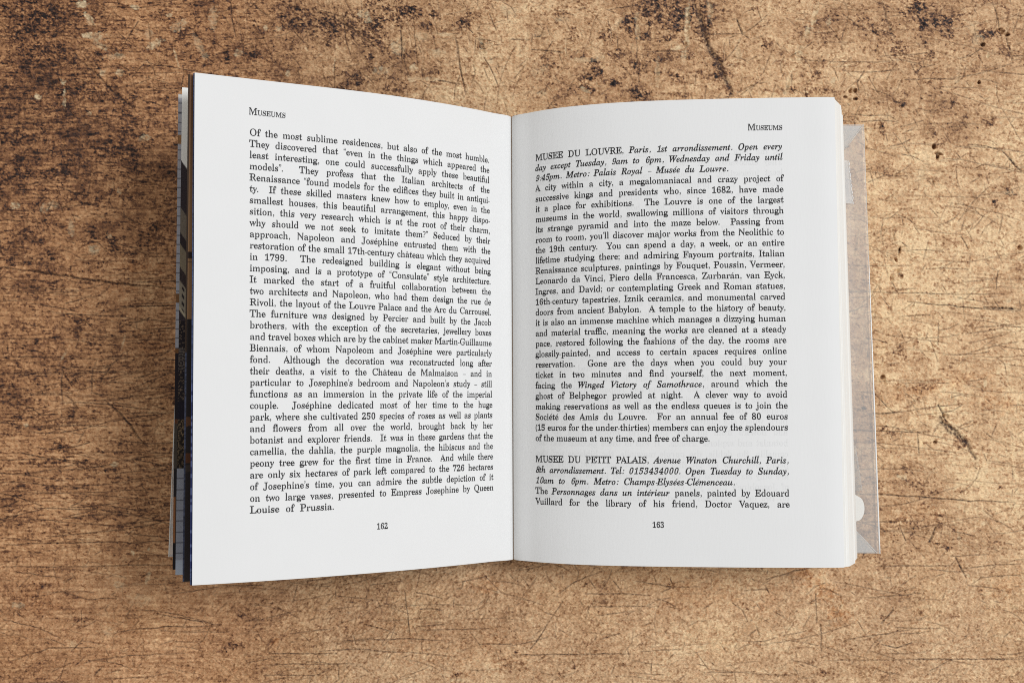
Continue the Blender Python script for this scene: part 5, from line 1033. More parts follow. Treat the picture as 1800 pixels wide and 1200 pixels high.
    [280, [34,-144,54,-144,67,-139,76,-130,88,-110,122,-101,145,-71,171,-8,181,84,185,90,207,94,216,103,273,242,277,276,273,286,265,292,224,295,208,284,205,267,215,247,214,239,171,132,162,124,154,133,109,239,112,246,134,249,145,257,148,274,142,289,125,295,12,295,0,292,-9,284,-11,269,-6,255,4,249,24,246,30,240,89,109,103,89,116,4,115,-8,103,-40,89,-64,78,-74,67,-75,60,-71,55,-40,41,-24,15,-22,5,-27,-1,-36,-9,-63,-8,-90,8,-109,19,-136]],
    [273, [5,-15,249,-16,261,-14,269,-8,275,14,269,39,281,89,278,103,268,111,252,112,239,106,217,59,199,43,182,39,129,39,121,40,119,45,237,236,245,242,267,245,277,254,280,274,273,288,256,294,33,294,21,293,11,286,5,274,9,245,1,201,5,188,15,180,32,179,44,185,62,227,76,240,92,243,145,243,152,241,154,236,35,45,28,39,3,36,-8,25,-13,12,-12,-1,-5,-10]]]
ITALIC_CAPITALS = [
    [421, [-58,-15,47,-16,65,-9,75,6,73,24,65,31,42,36,39,46,55,74,87,116,94,122,105,124,222,124,232,120,234,74,231,51,220,41,182,32,169,24,163,14,162,2,165,-8,172,-14,376,-16,388,-13,399,-5,404,12,399,28,340,45,329,54,324,66,323,119,336,141,339,158,337,174,324,187,322,196,322,325,318,354,337,456,331,473,322,477,308,477,290,466,223,355,185,328,79,189,54,161,-32,41,-39,35,-57,29,-66,22,-71,11,-71,-1,-67,-10], [149,185,145,188,148,196,220,291,230,299,233,284,233,198,230,188,221,184]],
    [431, [-36,-15,188,-16,245,-10,295,5,337,48,351,69,361,92,368,122,368,151,363,176,354,196,340,215,320,231,318,238,322,244,356,266,376,289,389,315,395,352,393,376,385,402,349,446,310,459,246,466,65,466,53,463,44,456,38,439,42,425,52,419,101,408,105,399,103,376,80,271,60,252,54,236,53,222,64,209,65,202,30,54,18,41,-30,30,-42,23,-48,12,-49,-1,-45,-10], [149,39,129,45,125,55,158,205,165,211,187,211,218,209,240,201,261,182,272,155,272,112,260,78,243,57,222,44,195,39], [181,263,173,267,173,275,202,405,213,411,243,413,266,410,280,404,295,385,301,358,299,324,287,296,269,280,247,269,226,265]],
    [441, [180,-26,221,-25,285,-10,305,-2,369,52,391,81,395,96,391,106,380,115,370,118,360,116,350,109,330,82,306,59,283,45,259,38,220,36,190,39,167,46,149,60,132,81,120,108,114,135,113,171,115,209,123,248,135,288,153,329,184,378,204,398,225,412,256,422,316,422,339,415,356,392,365,365,371,311,375,301,389,293,409,296,420,306,425,322,427,421,439,439,444,461,442,471,435,476,412,477,386,462,288,478,261,478,181,461,168,454,106,398,77,362,55,325,32,266,18,201,18,141,30,89,45,57,76,21,86,1,109,-10]],
    [484, [-36,-15,180,-16,252,-8,293,4,365,59,398,96,421,135,438,178,448,229,450,269,443,323,429,366,404,404,347,449,297,462,249,466,68,466,56,464,46,458,38,439,43,423,53,418,93,411,103,405,105,395,101,366,29,52,16,40,-29,30,-42,23,-48,12,-49,-1,-45,-10], [151,38,128,45,124,51,124,61,199,402,207,411,225,414,264,414,289,408,311,396,329,377,343,351,350,325,355,285,355,241,349,198,338,161,323,128,305,99,284,75,261,57,239,46,218,39]],
    [441, [-36,-15,337,-16,350,-13,360,-6,366,4,370,21,364,44,382,85,397,131,395,144,386,150,369,150,356,143,314,79,294,61,274,49,221,40,160,39,129,44,124,49,124,56,156,199,162,210,214,211,239,202,249,182,253,132,262,122,276,121,288,125,297,135,302,149,309,212,320,238,321,264,335,308,336,326,331,333,323,337,310,336,300,332,290,322,269,285,250,271,210,266,175,267,173,279,202,405,214,411,271,413,308,409,325,404,340,392,350,375,361,316,371,309,388,310,402,318,410,332,413,374,412,411,423,430,427,445,422,461,405,466,69,466,56,464,46,458,38,442,41,426,52,419,101,407,105,398,103,376,81,274,60,254,54,238,53,222,64,209,65,202,29,54,18,41,-30,30,-42,23,-48,12,-49,-1,-45,-10]],
    [411, [-36,-15,164,-16,176,-13,186,-6,193,11,187,26,178,31,137,39,129,44,125,52,157,202,162,208,174,210,208,209,232,202,243,184,250,126,263,119,282,124,290,132,295,144,304,212,314,235,314,261,331,318,328,328,322,333,300,334,286,324,268,288,250,271,221,263,176,264,173,275,202,402,211,410,236,413,287,410,320,403,334,391,344,374,354,315,365,308,382,308,396,316,403,332,407,374,406,411,417,429,421,445,417,461,401,466,69,466,56,464,45,456,38,441,42,425,51,419,101,407,105,398,104,378,80,271,60,252,54,236,53,221,64,208,64,201,30,54,16,39,-29,30,-42,23,-48,12,-49,-1,-45,-10]],
    [500, [201,-26,237,-27,324,-13,350,-3,380,19,388,29,393,44,425,181,434,188,461,191,470,196,479,206,482,222,476,234,462,238,290,239,273,234,265,225,261,215,261,205,266,196,278,191,321,186,330,176,321,122,304,52,294,38,273,31,217,30,190,34,164,46,139,69,123,98,114,132,111,178,116,226,129,276,146,318,177,368,216,405,253,421,302,423,336,417,352,407,363,392,371,372,382,309,395,302,417,305,427,315,432,329,435,378,434,419,447,439,452,459,450,469,444,476,422,477,396,462,300,478,275,478,190,460,133,420,104,395,72,355,49,315,28,261,17,194,20,134,36,81,61,41,96,10,108,-5,135,-15]],
    [509, [-36,-15,164,-16,176,-13,186,-6,193,11,188,26,178,31,138,40,128,46,125,54,155,196,160,204,171,206,311,206,321,201,298,92,286,51,272,38,230,31,218,25,208,6,210,-5,215,-12,230,-16,420,-16,441,-9,450,6,448,23,438,30,403,37,387,44,383,55,387,82,413,198,433,218,440,236,442,255,431,269,430,275,459,398,465,406,473,412,515,418,528,425,538,442,534,459,518,466,328,466,313,464,303,458,295,441,300,424,309,419,352,411,360,405,363,398,339,276,332,268,319,267,182,267,172,272,203,401,218,412,259,420,271,426,280,445,278,455,273,462,258,466,69,466,48,459,38,444,41,426,51,419,84,414,99,408,106,399,104,381,81,275,60,255,53,236,52,218,63,204,63,196,30,55,25,45,16,39,-29,30,-42,23,-48,12,-49,-1,-45,-10]],
    [250, [-36,-15,165,-16,179,-12,188,-4,193,11,189,25,179,31,149,36,131,43,125,52,126,68,201,398,207,406,215,411,260,420,272,426,280,446,278,456,272,463,257,466,66,466,52,463,42,454,37,438,41,425,51,419,80,414,98,407,105,398,104,382,29,54,24,45,15,39,-30,30,-43,22,-48,12,-49,-1,-45,-10]],
    [299, [17,-84,51,-84,112,-63,124,-54,146,-18,165,33,249,397,254,406,263,411,306,419,318,426,325,436,327,447,325,457,318,464,305,467,112,466,98,463,88,453,85,437,90,423,144,410,151,403,153,393,66,4,58,-16,50,-25,38,-28,17,-26,15,-18,21,19,17,40,6,56,-13,62,-32,61,-48,50,-59,33,-65,7,-64,-28,-52,-58,-28,-71]],
    [427, [-36,-15,167,-15,181,-11,194,2,205,-12,217,-16,391,-16,411,-8,419,8,417,24,406,32,368,41,355,52,277,205,275,212,280,229,277,241,258,261,264,272,406,413,437,428,444,445,438,461,425,466,329,466,307,459,298,446,298,431,307,421,327,416,326,405,298,374,203,282,184,259,176,255,171,258,170,266,203,401,217,412,258,419,269,424,279,439,277,458,270,464,261,466,75,466,57,464,46,458,38,441,42,425,52,419,84,414,99,408,106,398,104,381,78,262,59,244,52,229,52,216,62,204,63,196,30,54,25,45,16,39,-29,30,-42,23,-48,12,-49,-1,-45,-10], [196,15,184,29,139,38,129,44,125,51,154,194,157,202,164,205,174,204,179,198,256,45,252,36,215,31]],
    [426, [-36,-15,339,-16,354,-12,364,-2,372,22,366,42,386,85,401,129,399,142,390,149,371,149,357,142,318,79,298,61,276,49,223,40,170,40,134,44,125,51,201,396,206,405,215,411,259,419,272,426,280,446,278,456,272,463,257,466,66,466,52,463,42,454,37,438,41,425,50,419,97,409,105,399,104,384,30,54,19,42,-31,30,-43,22,-48,12,-49,-1,-45,-10]],
    [588, [186,-26,208,-24,222,-13,271,100,281,113,306,133,415,314,427,328,425,303,368,53,362,44,353,39,311,31,300,26,291,13,290,-3,298,-13,311,-15,504,-15,516,-12,525,-5,532,10,528,25,520,31,488,36,470,43,464,53,465,71,529,359,551,410,563,415,594,421,606,430,612,446,605,461,591,466,471,466,458,464,447,459,435,443,431,423,425,411,412,393,388,371,267,169,257,159,252,167,209,413,214,443,210,459,203,464,194,466,77,466,62,464,51,457,45,441,48,426,58,419,97,410,103,401,102,389,81,354,10,44,2,34,-20,30,-32,23,-39,11,-39,-3,-33,-11,-24,-15,83,-15,99,-12,111,-1,115,13,111,24,101,31,78,35,74,41,73,51,125,290,133,311,138,299,166,123,174,97,173,-10,177,-21]],
    [469, [307,-26,331,-24,345,-9,353,106,359,119,373,133,379,144,441,404,448,416,472,421,484,429,491,443,489,457,483,464,473,466,365,466,350,463,340,453,336,439,339,426,349,420,374,414,378,397,330,183,323,167,315,176,231,343,223,369,199,406,188,430,185,449,179,459,171,464,161,466,72,466,57,463,43,447,44,427,53,419,94,409,101,397,101,384,96,369,83,354,78,343,11,47,3,34,-21,30,-33,21,-40,9,-38,-6,-32,-12,-23,-15,87,-15,102,-10,112,0,115,13,111,24,102,30,78,36,73,53,128,309,135,323,143,314,210,183,238,121,257,94,293,-13,298,-21]],
    [479, [160,-26,197,-26,258,-11,278,-2,328,36,356,65,387,108,412,155,429,201,440,245,444,295,442,337,433,374,420,404,402,428,369,459,304,477,278,479,187,457,135,416,105,385,71,339,45,289,27,234,16,174,18,119,29,71,48,35,85,-4,102,-12], [168,29,148,36,131,51,118,73,112,99,109,138,112,182,120,226,132,268,148,309,169,348,188,376,212,402,231,416,247,422,288,423,303,420,319,410,334,392,344,368,349,339,346,264,323,172,290,99,272,74,252,52,234,38,216,31]],
    [410, [-36,-15,164,-16,176,-13,187,-6,193,12,187,27,178,31,137,39,129,44,125,51,130,86,153,189,157,196,164,198,252,202,307,213,325,223,363,265,384,302,390,329,391,352,388,379,380,401,350,445,319,458,265,466,65,466,53,463,44,456,38,439,42,425,52,419,101,408,105,399,103,376,78,261,58,242,51,226,51,212,61,199,62,192,30,54,25,45,16,39,-29,30,-42,23,-48,12,-49,-1,-45,-10], [177,253,171,257,170,265,202,405,213,411,244,411,260,410,274,405,291,385,298,356,296,316,283,286,268,269,249,259,223,255]],
    [479, [248,-155,287,-153,349,-138,373,-127,414,-94,449,-48,454,-33,452,-23,445,-14,436,-10,426,-10,415,-15,394,-39,375,-52,357,-59,334,-61,188,-35,175,-29,181,-25,265,-5,306,23,336,48,367,84,396,128,417,172,433,222,441,272,442,321,435,364,421,402,405,426,374,457,298,477,264,476,194,458,146,424,112,394,75,345,47,294,27,235,17,174,18,112,33,60,58,24,106,-15,86,-40,60,-56,24,-92,17,-109,18,-129,26,-135,37,-137,77,-125,113,-124], [169,30,147,35,131,50,118,72,111,101,110,141,113,185,136,277,172,354,190,381,213,404,232,417,249,422,288,423,306,420,322,410,335,392,344,370,348,340,344,260,323,175,291,104,274,78,253,55,234,41,217,32]],
    [430, [-36,-15,164,-16,176,-13,186,-6,193,11,187,26,178,31,137,39,128,45,125,52,155,196,159,205,170,207,186,206,192,199,257,28,258,5,267,-10,281,-16,376,-16,388,-13,398,-5,404,12,399,28,390,33,357,41,343,56,286,208,290,216,319,230,360,266,379,291,390,315,396,351,391,386,381,410,354,446,322,458,268,466,65,466,53,463,44,456,38,439,42,425,52,419,100,408,105,398,104,378,79,269,59,249,53,234,52,218,63,205,64,198,30,54,25,45,16,39,-29,30,-42,23,-48,12,-49,-1,-45,-10], [176,262,172,266,172,274,203,406,213,412,252,413,279,405,294,385,300,356,298,322,284,294,267,277,246,266,218,262]],
    [370, [138,-26,175,-26,234,-11,253,-2,295,55,304,84,307,111,303,145,291,191,281,211,246,255,179,308,153,334,140,362,143,392,156,411,174,421,222,423,243,418,259,404,271,381,281,315,293,308,314,310,326,319,332,335,336,379,336,421,349,442,354,458,352,468,344,474,323,474,302,461,293,459,201,478,171,477,107,454,77,418,64,395,56,368,55,345,64,291,71,268,86,247,107,225,204,142,220,112,220,78,206,49,181,31,129,29,94,35,77,49,64,74,52,152,41,159,21,158,9,149,3,136,-3,81,-3,32,-18,9,-22,-11,-14,-21,4,-22,17,-18,33,-4,40,-3]],
    [404, [42,-15,241,-16,253,-13,263,-5,269,12,263,28,253,33,210,41,202,46,201,54,278,402,283,409,293,411,322,409,338,402,349,390,358,372,371,314,383,306,403,308,414,316,420,332,420,411,430,429,433,445,427,462,411,466,66,466,51,463,41,455,33,431,39,408,18,335,20,322,28,316,45,315,58,322,89,376,118,403,132,409,153,411,179,411,185,405,107,55,102,46,94,41,49,32,34,24,28,12,28,-1,33,-10]],
    [478, [172,-26,211,-26,265,-13,290,-4,311,12,347,62,363,95,379,139,446,405,452,415,471,426,478,438,479,452,472,463,458,466,360,466,347,462,337,452,333,438,337,426,345,420,374,412,379,404,381,391,371,332,334,182,313,116,289,72,264,50,229,43,182,46,154,57,142,71,134,86,132,126,195,402,207,413,247,419,260,425,269,439,268,456,262,463,251,466,61,466,46,463,35,452,31,436,37,425,47,420,89,412,97,408,100,399,43,138,40,102,45,71,65,32,66,14,74,5,102,-10]],
    [400, [66,-26,87,-25,102,-15,168,94,206,123,425,410,448,420,457,427,464,446,458,462,444,466,346,466,334,464,324,457,317,444,318,429,327,419,351,414,353,407,349,396,174,163,161,152,158,164,159,401,168,411,204,418,217,424,226,440,224,457,218,464,207,466,26,466,10,464,-2,456,-7,439,-2,423,55,405,64,397,68,383,69,121,72,94,53,-9,57,-20]],
    [550, [78,-26,100,-25,115,-12,175,131,183,141,200,151,208,159,270,269,279,279,283,271,288,131,273,-12,277,-22,287,-27,304,-26,318,-19,328,-4,386,134,393,144,411,154,420,164,558,409,585,432,589,448,584,461,570,466,492,466,480,463,470,455,464,442,466,429,472,421,491,415,491,401,389,214,378,200,374,209,369,346,372,405,379,415,408,420,420,428,427,446,419,462,405,466,242,466,228,462,213,448,202,462,190,466,23,466,3,458,-5,441,-1,423,9,417,52,406,61,398,64,385,74,159,78,129,65,-9,68,-21], [166,196,163,209,157,402,163,411,193,420,211,435,226,420,261,414,276,408,280,396,280,366,267,338,246,325,237,315,175,204]],
    [381, [-61,-15,74,-16,94,-9,103,6,101,25,90,32,61,36,57,41,58,48,83,82,145,151,155,157,162,150,196,48,189,39,156,32,143,24,136,5,143,-11,157,-16,342,-16,353,-14,364,-8,372,11,367,28,314,42,302,49,293,59,269,119,247,189,236,208,223,252,230,262,260,281,376,409,408,428,415,445,410,461,395,466,302,466,281,459,272,445,273,429,281,421,300,416,301,406,277,375,208,302,201,309,169,406,177,414,211,420,224,426,234,445,232,455,227,462,212,466,28,466,16,464,6,458,-2,439,3,423,56,411,67,405,74,397,117,271,126,254,139,209,131,198,100,177,-21,39,-55,31,-68,24,-74,12,-74,-1,-70,-10]],
    [350, [21,-15,219,-16,233,-12,242,-5,248,14,242,29,188,39,181,43,178,49,182,81,209,205,217,219,238,231,247,241,361,411,368,416,387,422,396,429,401,446,395,462,382,466,273,466,252,458,245,444,246,427,256,420,285,415,288,409,287,398,263,354,205,270,196,262,189,271,142,406,148,415,182,420,193,426,202,444,196,461,182,466,19,466,5,463,-5,455,-11,438,-6,424,3,418,35,411,46,401,118,209,85,51,73,40,28,32,15,25,8,14,7,1,11,-9]],
    [400, [-9,-15,318,-16,332,-13,341,-5,351,22,344,44,362,85,376,126,374,139,364,146,346,146,333,139,295,81,277,64,256,51,227,45,182,40,126,40,119,45,355,401,386,423,390,444,384,461,368,466,78,466,63,463,52,455,43,428,48,406,18,332,20,320,32,313,47,313,60,319,100,374,117,389,136,400,207,410,248,410,255,405,15,49,8,42,-11,34,-19,26,-24,14,-23,-1,-19,-10]]]
ITALIC_SMALL = [
    [330, [37,-23,57,-23,69,-20,94,0,148,32,159,20,162,-4,168,-16,183,-23,203,-22,222,-12,246,17,273,26,291,44,302,61,304,74,299,85,286,91,266,86,239,54,228,53,224,59,224,84,258,227,271,266,270,277,265,284,254,288,221,287,192,267,176,270,168,286,158,292,128,292,65,257,28,218,8,186,-10,146,-22,101,-24,68,-17,20,24,-17], [71,53,58,61,54,87,60,126,76,168,95,204,116,228,130,236,153,235,177,222,180,214,169,150,150,94,145,87,124,77,101,56]],
    [316, [57,-24,87,-23,142,-7,191,24,216,50,241,88,255,118,266,155,270,203,261,249,255,258,235,272,219,289,204,294,181,292,126,255,117,252,113,255,152,436,163,465,182,489,181,501,172,507,156,506,103,492,51,484,37,475,31,462,30,446,35,435,43,429,68,426,72,412,33,238,32,216,3,109,-14,25,-9,11,1,-4], [74,29,64,36,67,65,92,162,108,205,116,212,149,221,182,219,189,212,192,201,191,155,178,112,162,81,145,55,121,35,104,29]],
    [271, [71,-24,103,-22,174,11,206,43,224,71,225,82,220,91,208,98,197,99,183,92,163,66,145,51,131,47,95,47,84,50,76,56,64,79,62,122,73,165,96,211,124,239,141,244,160,241,161,193,166,179,177,170,190,167,207,170,218,176,227,188,235,226,229,258,217,271,174,293,140,292,87,271,67,259,43,238,22,212,6,186,-5,158,-14,123,-17,96,-14,69,-6,41,-6,18,13,3]],
    [329, [39,-24,59,-24,72,-20,96,1,149,32,159,22,162,-4,169,-18,184,-24,205,-22,223,-11,244,18,275,31,297,59,300,79,285,92,274,93,263,88,240,59,233,54,227,58,225,81,261,233,279,249,284,259,285,269,274,282,274,291,306,436,317,465,336,489,336,498,330,505,308,506,251,490,209,483,196,476,188,459,189,437,199,428,222,422,225,413,218,371,196,285,190,281,181,280,158,293,136,294,104,281,77,276,66,267,9,186,-8,148,-20,102,-22,72,-16,28,-10,16,13,-2,24,-16], [73,53,64,57,58,66,57,103,71,153,92,195,114,223,129,237,147,240,178,237,183,222,178,182,168,141,150,92,145,86,126,78,102,55]],
    [263, [67,-24,99,-22,167,11,198,41,216,69,217,79,214,88,204,96,193,99,176,93,150,59,129,48,81,51,71,61,63,78,63,92,67,99,125,113,169,133,202,158,225,188,234,223,227,255,215,270,192,279,172,293,136,292,82,268,59,252,19,205,-8,148,-20,129,-16,73,-7,39,-6,16,10,4], [78,148,72,153,79,173,93,203,109,225,131,241,151,243,160,239,166,229,166,212,150,183,116,158,93,149]],
    [188, [-73,-143,-43,-142,-15,-126,5,-119,21,-107,38,-86,57,-47,76,16,113,226,122,232,173,234,183,240,190,250,193,271,186,284,176,288,129,288,123,294,144,377,170,436,182,448,195,446,193,394,198,373,207,363,219,359,236,362,247,369,256,381,264,431,262,464,256,475,237,484,216,506,197,509,179,506,153,484,123,467,102,440,84,404,47,293,39,288,-3,286,-13,280,-20,271,-24,250,-19,237,-9,233,32,231,36,227,36,220,3,11,-13,-47,-24,-74,-38,-90,-54,-90,-60,-44,-67,-34,-79,-29,-93,-29,-105,-33,-115,-41,-122,-54,-125,-84,-120,-111,-112,-120,-95,-125,-83,-139]],
    [292, [62,-143,95,-143,171,-127,208,-99,225,-76,232,-49,227,-19,234,3,226,19,188,43,83,69,74,76,113,79,166,93,182,101,208,121,234,157,245,203,263,216,270,226,274,250,266,263,218,266,194,277,148,292,115,293,56,271,28,249,6,219,-4,187,-5,159,1,133,19,103,-1,77,-6,53,-14,36,-15,23,-9,4,-34,-16,-46,-31,-53,-51,-54,-69,-44,-93,-14,-126], [68,-92,35,-82,22,-71,16,-60,14,-50,18,-40,44,-22,61,-21,135,-38,149,-45,158,-56,156,-73,138,-87,111,-92], [96,128,80,137,71,159,72,191,84,220,98,236,113,243,141,243,161,235,167,226,166,189,163,171,153,151,143,138,131,130]],
    [351, [193,-24,212,-24,226,-18,262,18,292,31,318,63,325,83,322,92,315,98,305,101,295,101,282,92,256,58,245,55,240,59,241,75,274,189,280,225,278,251,252,290,230,294,209,290,180,268,134,242,112,221,107,222,151,435,161,463,177,481,181,491,177,503,163,507,101,490,50,483,39,476,31,465,29,448,34,433,43,428,67,425,71,419,71,409,23,186,22,161,-1,76,-17,1,-13,-10,-2,-15,34,-15,50,-7,57,5,80,93,103,155,131,169,169,213,180,218,195,218,202,213,202,202,168,79,162,45,176,-11,183,-19]],
    [188, [32,-22,53,-22,69,-15,101,16,135,33,159,68,160,78,156,86,147,93,137,94,121,87,94,56,82,55,77,60,113,246,118,255,131,266,136,276,134,286,127,292,108,292,22,276,9,269,2,258,2,246,6,236,30,228,34,222,-2,42,0,25,15,-10,22,-18], [91,329,110,329,125,336,135,349,142,370,143,399,138,428,129,444,115,451,96,451,81,444,71,430,66,412,64,382,69,353,78,336]],
    [172, [-75,-144,-45,-143,7,-118,25,-101,43,-71,57,-36,71,14,117,247,139,274,138,284,133,291,114,292,28,277,15,271,7,262,4,250,8,238,17,231,35,227,38,216,-8,-4,-27,-70,-41,-90,-61,-90,-63,-61,-68,-44,-77,-34,-92,-29,-106,-31,-118,-37,-127,-48,-132,-63,-133,-96,-127,-114], [95,329,115,329,129,336,140,350,146,372,147,401,141,430,132,445,118,452,99,451,85,443,75,430,69,409,68,380,73,352,82,336]],
    [317, [189,-24,205,-24,219,-19,229,-9,246,15,276,30,292,51,298,71,290,84,271,88,257,81,237,55,225,53,214,57,203,76,191,111,197,142,192,155,182,165,182,172,254,235,286,249,293,259,294,271,290,283,278,288,187,288,172,285,160,273,157,258,162,246,179,238,178,232,132,192,110,168,102,165,95,168,151,435,162,465,181,489,178,503,163,507,101,490,50,483,39,476,31,465,29,448,34,433,43,428,67,425,71,419,71,409,19,172,1,149,-4,136,-4,125,5,108,-17,1,-13,-10,-2,-15,34,-15,50,-8,58,8,80,103,88,112,104,114,112,108,129,56,146,23,159,8,171,-15]],
    [167, [22,-24,43,-24,61,-16,91,15,125,32,148,66,149,76,145,85,136,91,126,93,111,86,83,55,69,54,65,62,148,445,154,463,170,478,177,489,176,500,167,506,150,506,57,482,45,475,38,462,40,437,47,431,65,425,67,412,-13,46,-11,25,4,-9,12,-19]],
    [519, [364,-22,384,-22,401,-14,432,19,456,27,467,35,484,58,490,70,490,80,486,88,475,94,465,95,450,88,426,58,416,56,409,60,450,224,448,250,424,288,408,294,381,290,351,268,308,245,287,229,283,233,281,252,262,283,245,294,224,293,210,288,183,268,139,243,113,222,111,227,114,248,136,276,135,285,129,291,109,292,21,277,4,266,-1,253,2,239,10,232,29,227,33,219,25,179,25,159,-13,8,-13,-4,-8,-12,2,-16,35,-16,55,-6,61,6,84,98,104,152,131,166,170,212,180,218,193,220,201,219,205,215,204,183,173,80,153,-1,157,-11,167,-16,200,-16,214,-11,226,5,257,108,283,173,289,178,311,186,340,215,363,220,372,216,372,205,338,79,332,45,346,-10,353,-18]],
    [351, [197,-24,218,-23,234,-16,263,17,299,33,317,56,323,71,323,81,318,88,308,93,298,94,283,86,259,57,248,55,243,59,282,222,283,248,262,283,245,294,215,291,183,268,137,242,113,222,111,227,114,248,136,275,136,284,130,290,108,291,10,272,0,259,0,242,9,232,29,227,33,218,25,179,25,159,-12,11,-11,-8,0,-15,31,-16,44,-13,54,-7,61,6,85,99,104,152,131,166,171,213,181,218,197,218,205,215,204,201,172,83,165,45,179,-11,186,-19]],
    [310, [77,-24,109,-22,160,-2,184,13,204,32,225,59,254,118,265,181,262,211,254,237,243,255,230,267,175,292,138,292,86,271,66,259,44,239,23,212,-6,153,-17,91,-14,61,-6,33,6,15,21,2], [86,29,71,39,62,63,62,108,73,158,94,205,116,233,136,244,165,241,180,228,186,203,186,163,174,113,154,68,132,38,116,29]],
    [324, [-69,-143,72,-144,89,-139,101,-121,101,-110,96,-101,86,-96,52,-92,46,-86,60,-16,65,-12,74,-11,94,-22,118,-23,148,-12,172,-8,184,1,231,59,250,93,263,124,274,166,276,199,269,251,230,289,215,294,190,291,160,270,113,245,109,247,109,253,124,266,129,277,127,287,118,292,20,277,4,266,-1,253,2,240,9,232,29,225,33,203,-4,37,-22,19,-27,9,-26,-1,-16,-17,-31,-84,-39,-93,-69,-99,-82,-114,-81,-133], [79,30,72,39,77,73,94,151,109,194,115,200,131,205,155,219,177,221,189,218,195,210,197,199,194,156,182,114,160,69,143,46,126,32]],
    [315, [84,-143,230,-143,243,-139,253,-127,255,-113,249,-101,238,-96,206,-92,200,-83,227,47,227,69,247,139,267,243,274,261,274,279,266,287,223,288,189,271,182,273,169,287,159,293,138,294,122,290,102,276,81,267,56,243,28,207,4,164,-8,127,-15,86,-10,27,-4,15,18,-2,34,-20,60,-24,81,-17,101,0,135,23,143,25,147,22,123,-87,116,-93,85,-99,72,-113,72,-133], [77,54,70,57,65,66,63,100,71,136,92,184,108,210,132,235,143,239,182,241,189,226,184,179,173,136,151,80,145,73,126,68,106,55]],
    [255, [0,-15,39,-15,57,-4,81,84,102,146,107,152,129,164,152,196,165,200,181,184,198,180,215,184,228,195,235,214,229,234,232,266,229,279,221,289,201,294,181,289,168,276,144,237,114,226,111,231,114,248,132,267,136,276,135,286,128,291,109,292,21,277,4,266,-1,254,2,239,10,232,29,227,32,219,24,175,23,154,-13,5,-11,-8]],
    [247, [73,-24,101,-23,122,-12,153,-2,175,31,182,59,179,82,168,107,91,203,82,222,81,235,87,241,98,244,122,244,137,240,151,222,167,176,180,170,199,172,210,182,215,196,210,249,220,276,217,284,212,289,193,291,171,282,157,281,108,293,84,293,39,275,14,242,8,213,17,181,42,143,95,79,107,59,109,41,104,32,95,29,59,29,44,33,36,41,28,54,15,105,2,112,-15,111,-27,103,-33,91,-31,26,-40,5,-41,-8,-36,-17,-24,-21,-10,-20,8,-10,17,-9,46,-13]],
    [179, [14,-24,33,-24,47,-19,85,16,114,28,132,48,147,72,148,82,143,91,133,97,121,98,106,91,78,56,65,53,59,61,97,223,105,229,142,230,154,233,166,245,173,262,173,275,165,283,122,286,116,289,146,366,144,379,135,386,115,386,102,381,66,326,43,301,25,288,-8,281,-21,265,-22,249,-15,235,-6,231,16,229,20,223,-18,45,-16,26,-3,-11,4,-19]],
    [351, [29,-24,50,-24,66,-18,91,2,137,28,163,52,166,48,169,29,182,-11,191,-21,203,-24,219,-23,233,-18,266,18,293,29,306,41,321,61,326,73,323,85,310,94,299,94,288,90,259,57,248,57,244,62,248,108,288,263,288,275,282,283,272,287,239,287,228,284,219,276,213,263,190,171,169,116,163,110,142,102,108,61,98,54,87,52,71,54,71,75,108,243,113,253,129,271,130,285,122,291,103,292,15,276,-1,266,-6,253,-3,239,4,232,24,227,27,219,-5,66,-9,26,14,-14]],
    [278, [43,-24,60,-22,74,-14,123,58,148,69,159,78,194,121,222,163,233,191,235,215,225,271,219,283,210,291,198,294,180,292,169,286,160,275,155,256,155,238,160,219,172,196,173,185,147,139,117,104,111,110,97,212,82,256,89,276,86,288,73,293,50,290,4,277,-12,263,-15,252,-13,241,11,224,23,192,38,82,45,62,30,-9,34,-19]],
    [414, [44,-24,63,-22,78,-11,121,96,146,110,165,132,170,127,180,79,187,60,180,-14,186,-22,198,-25,213,-22,225,-14,267,56,292,67,303,78,343,130,367,173,375,196,376,214,366,267,356,287,344,294,324,295,310,289,300,277,294,259,294,239,300,220,314,196,314,184,286,133,257,100,252,106,242,160,234,179,238,274,236,286,230,292,209,294,193,284,185,270,154,183,130,169,111,149,107,156,93,229,82,256,89,277,85,289,75,293,57,292,8,279,-8,270,-15,257,-15,243,-8,234,8,227,17,213,35,119,41,101,30,-7,33,-19]],
    [296, [-18,-25,2,-25,18,-18,52,28,76,41,95,60,100,57,117,24,130,8,139,-13,156,-24,174,-23,188,-18,217,15,246,28,258,38,271,55,274,68,270,79,259,86,249,87,238,82,210,56,194,55,184,60,162,101,159,124,148,167,153,177,173,185,195,206,213,206,246,196,259,198,270,205,277,224,271,242,269,274,261,289,242,296,217,290,205,279,179,245,155,234,137,218,132,222,117,259,113,285,105,293,84,294,21,281,5,271,-2,255,3,241,11,236,41,233,50,224,61,192,70,178,71,157,83,112,78,102,57,92,34,67,23,67,2,76,-12,77,-27,74,-38,65,-43,51,-39,-1,-32,-17]],
    [276, [-39,-144,-21,-144,-7,-140,20,-116,80,-80,124,-23,152,47,173,59,184,73,215,137,233,199,222,269,216,282,207,290,194,294,173,291,161,283,153,270,149,249,151,229,157,213,172,193,174,182,159,137,144,104,137,97,131,103,92,227,76,262,78,280,74,289,62,293,39,291,-6,279,-20,267,-24,253,-21,242,-15,236,8,229,27,185,64,67,72,52,72,20,66,-18,50,-43,33,-60,22,-63,6,-62,-19,-44,-33,-41,-50,-43,-65,-54,-74,-83,-74,-96,-55,-134]],
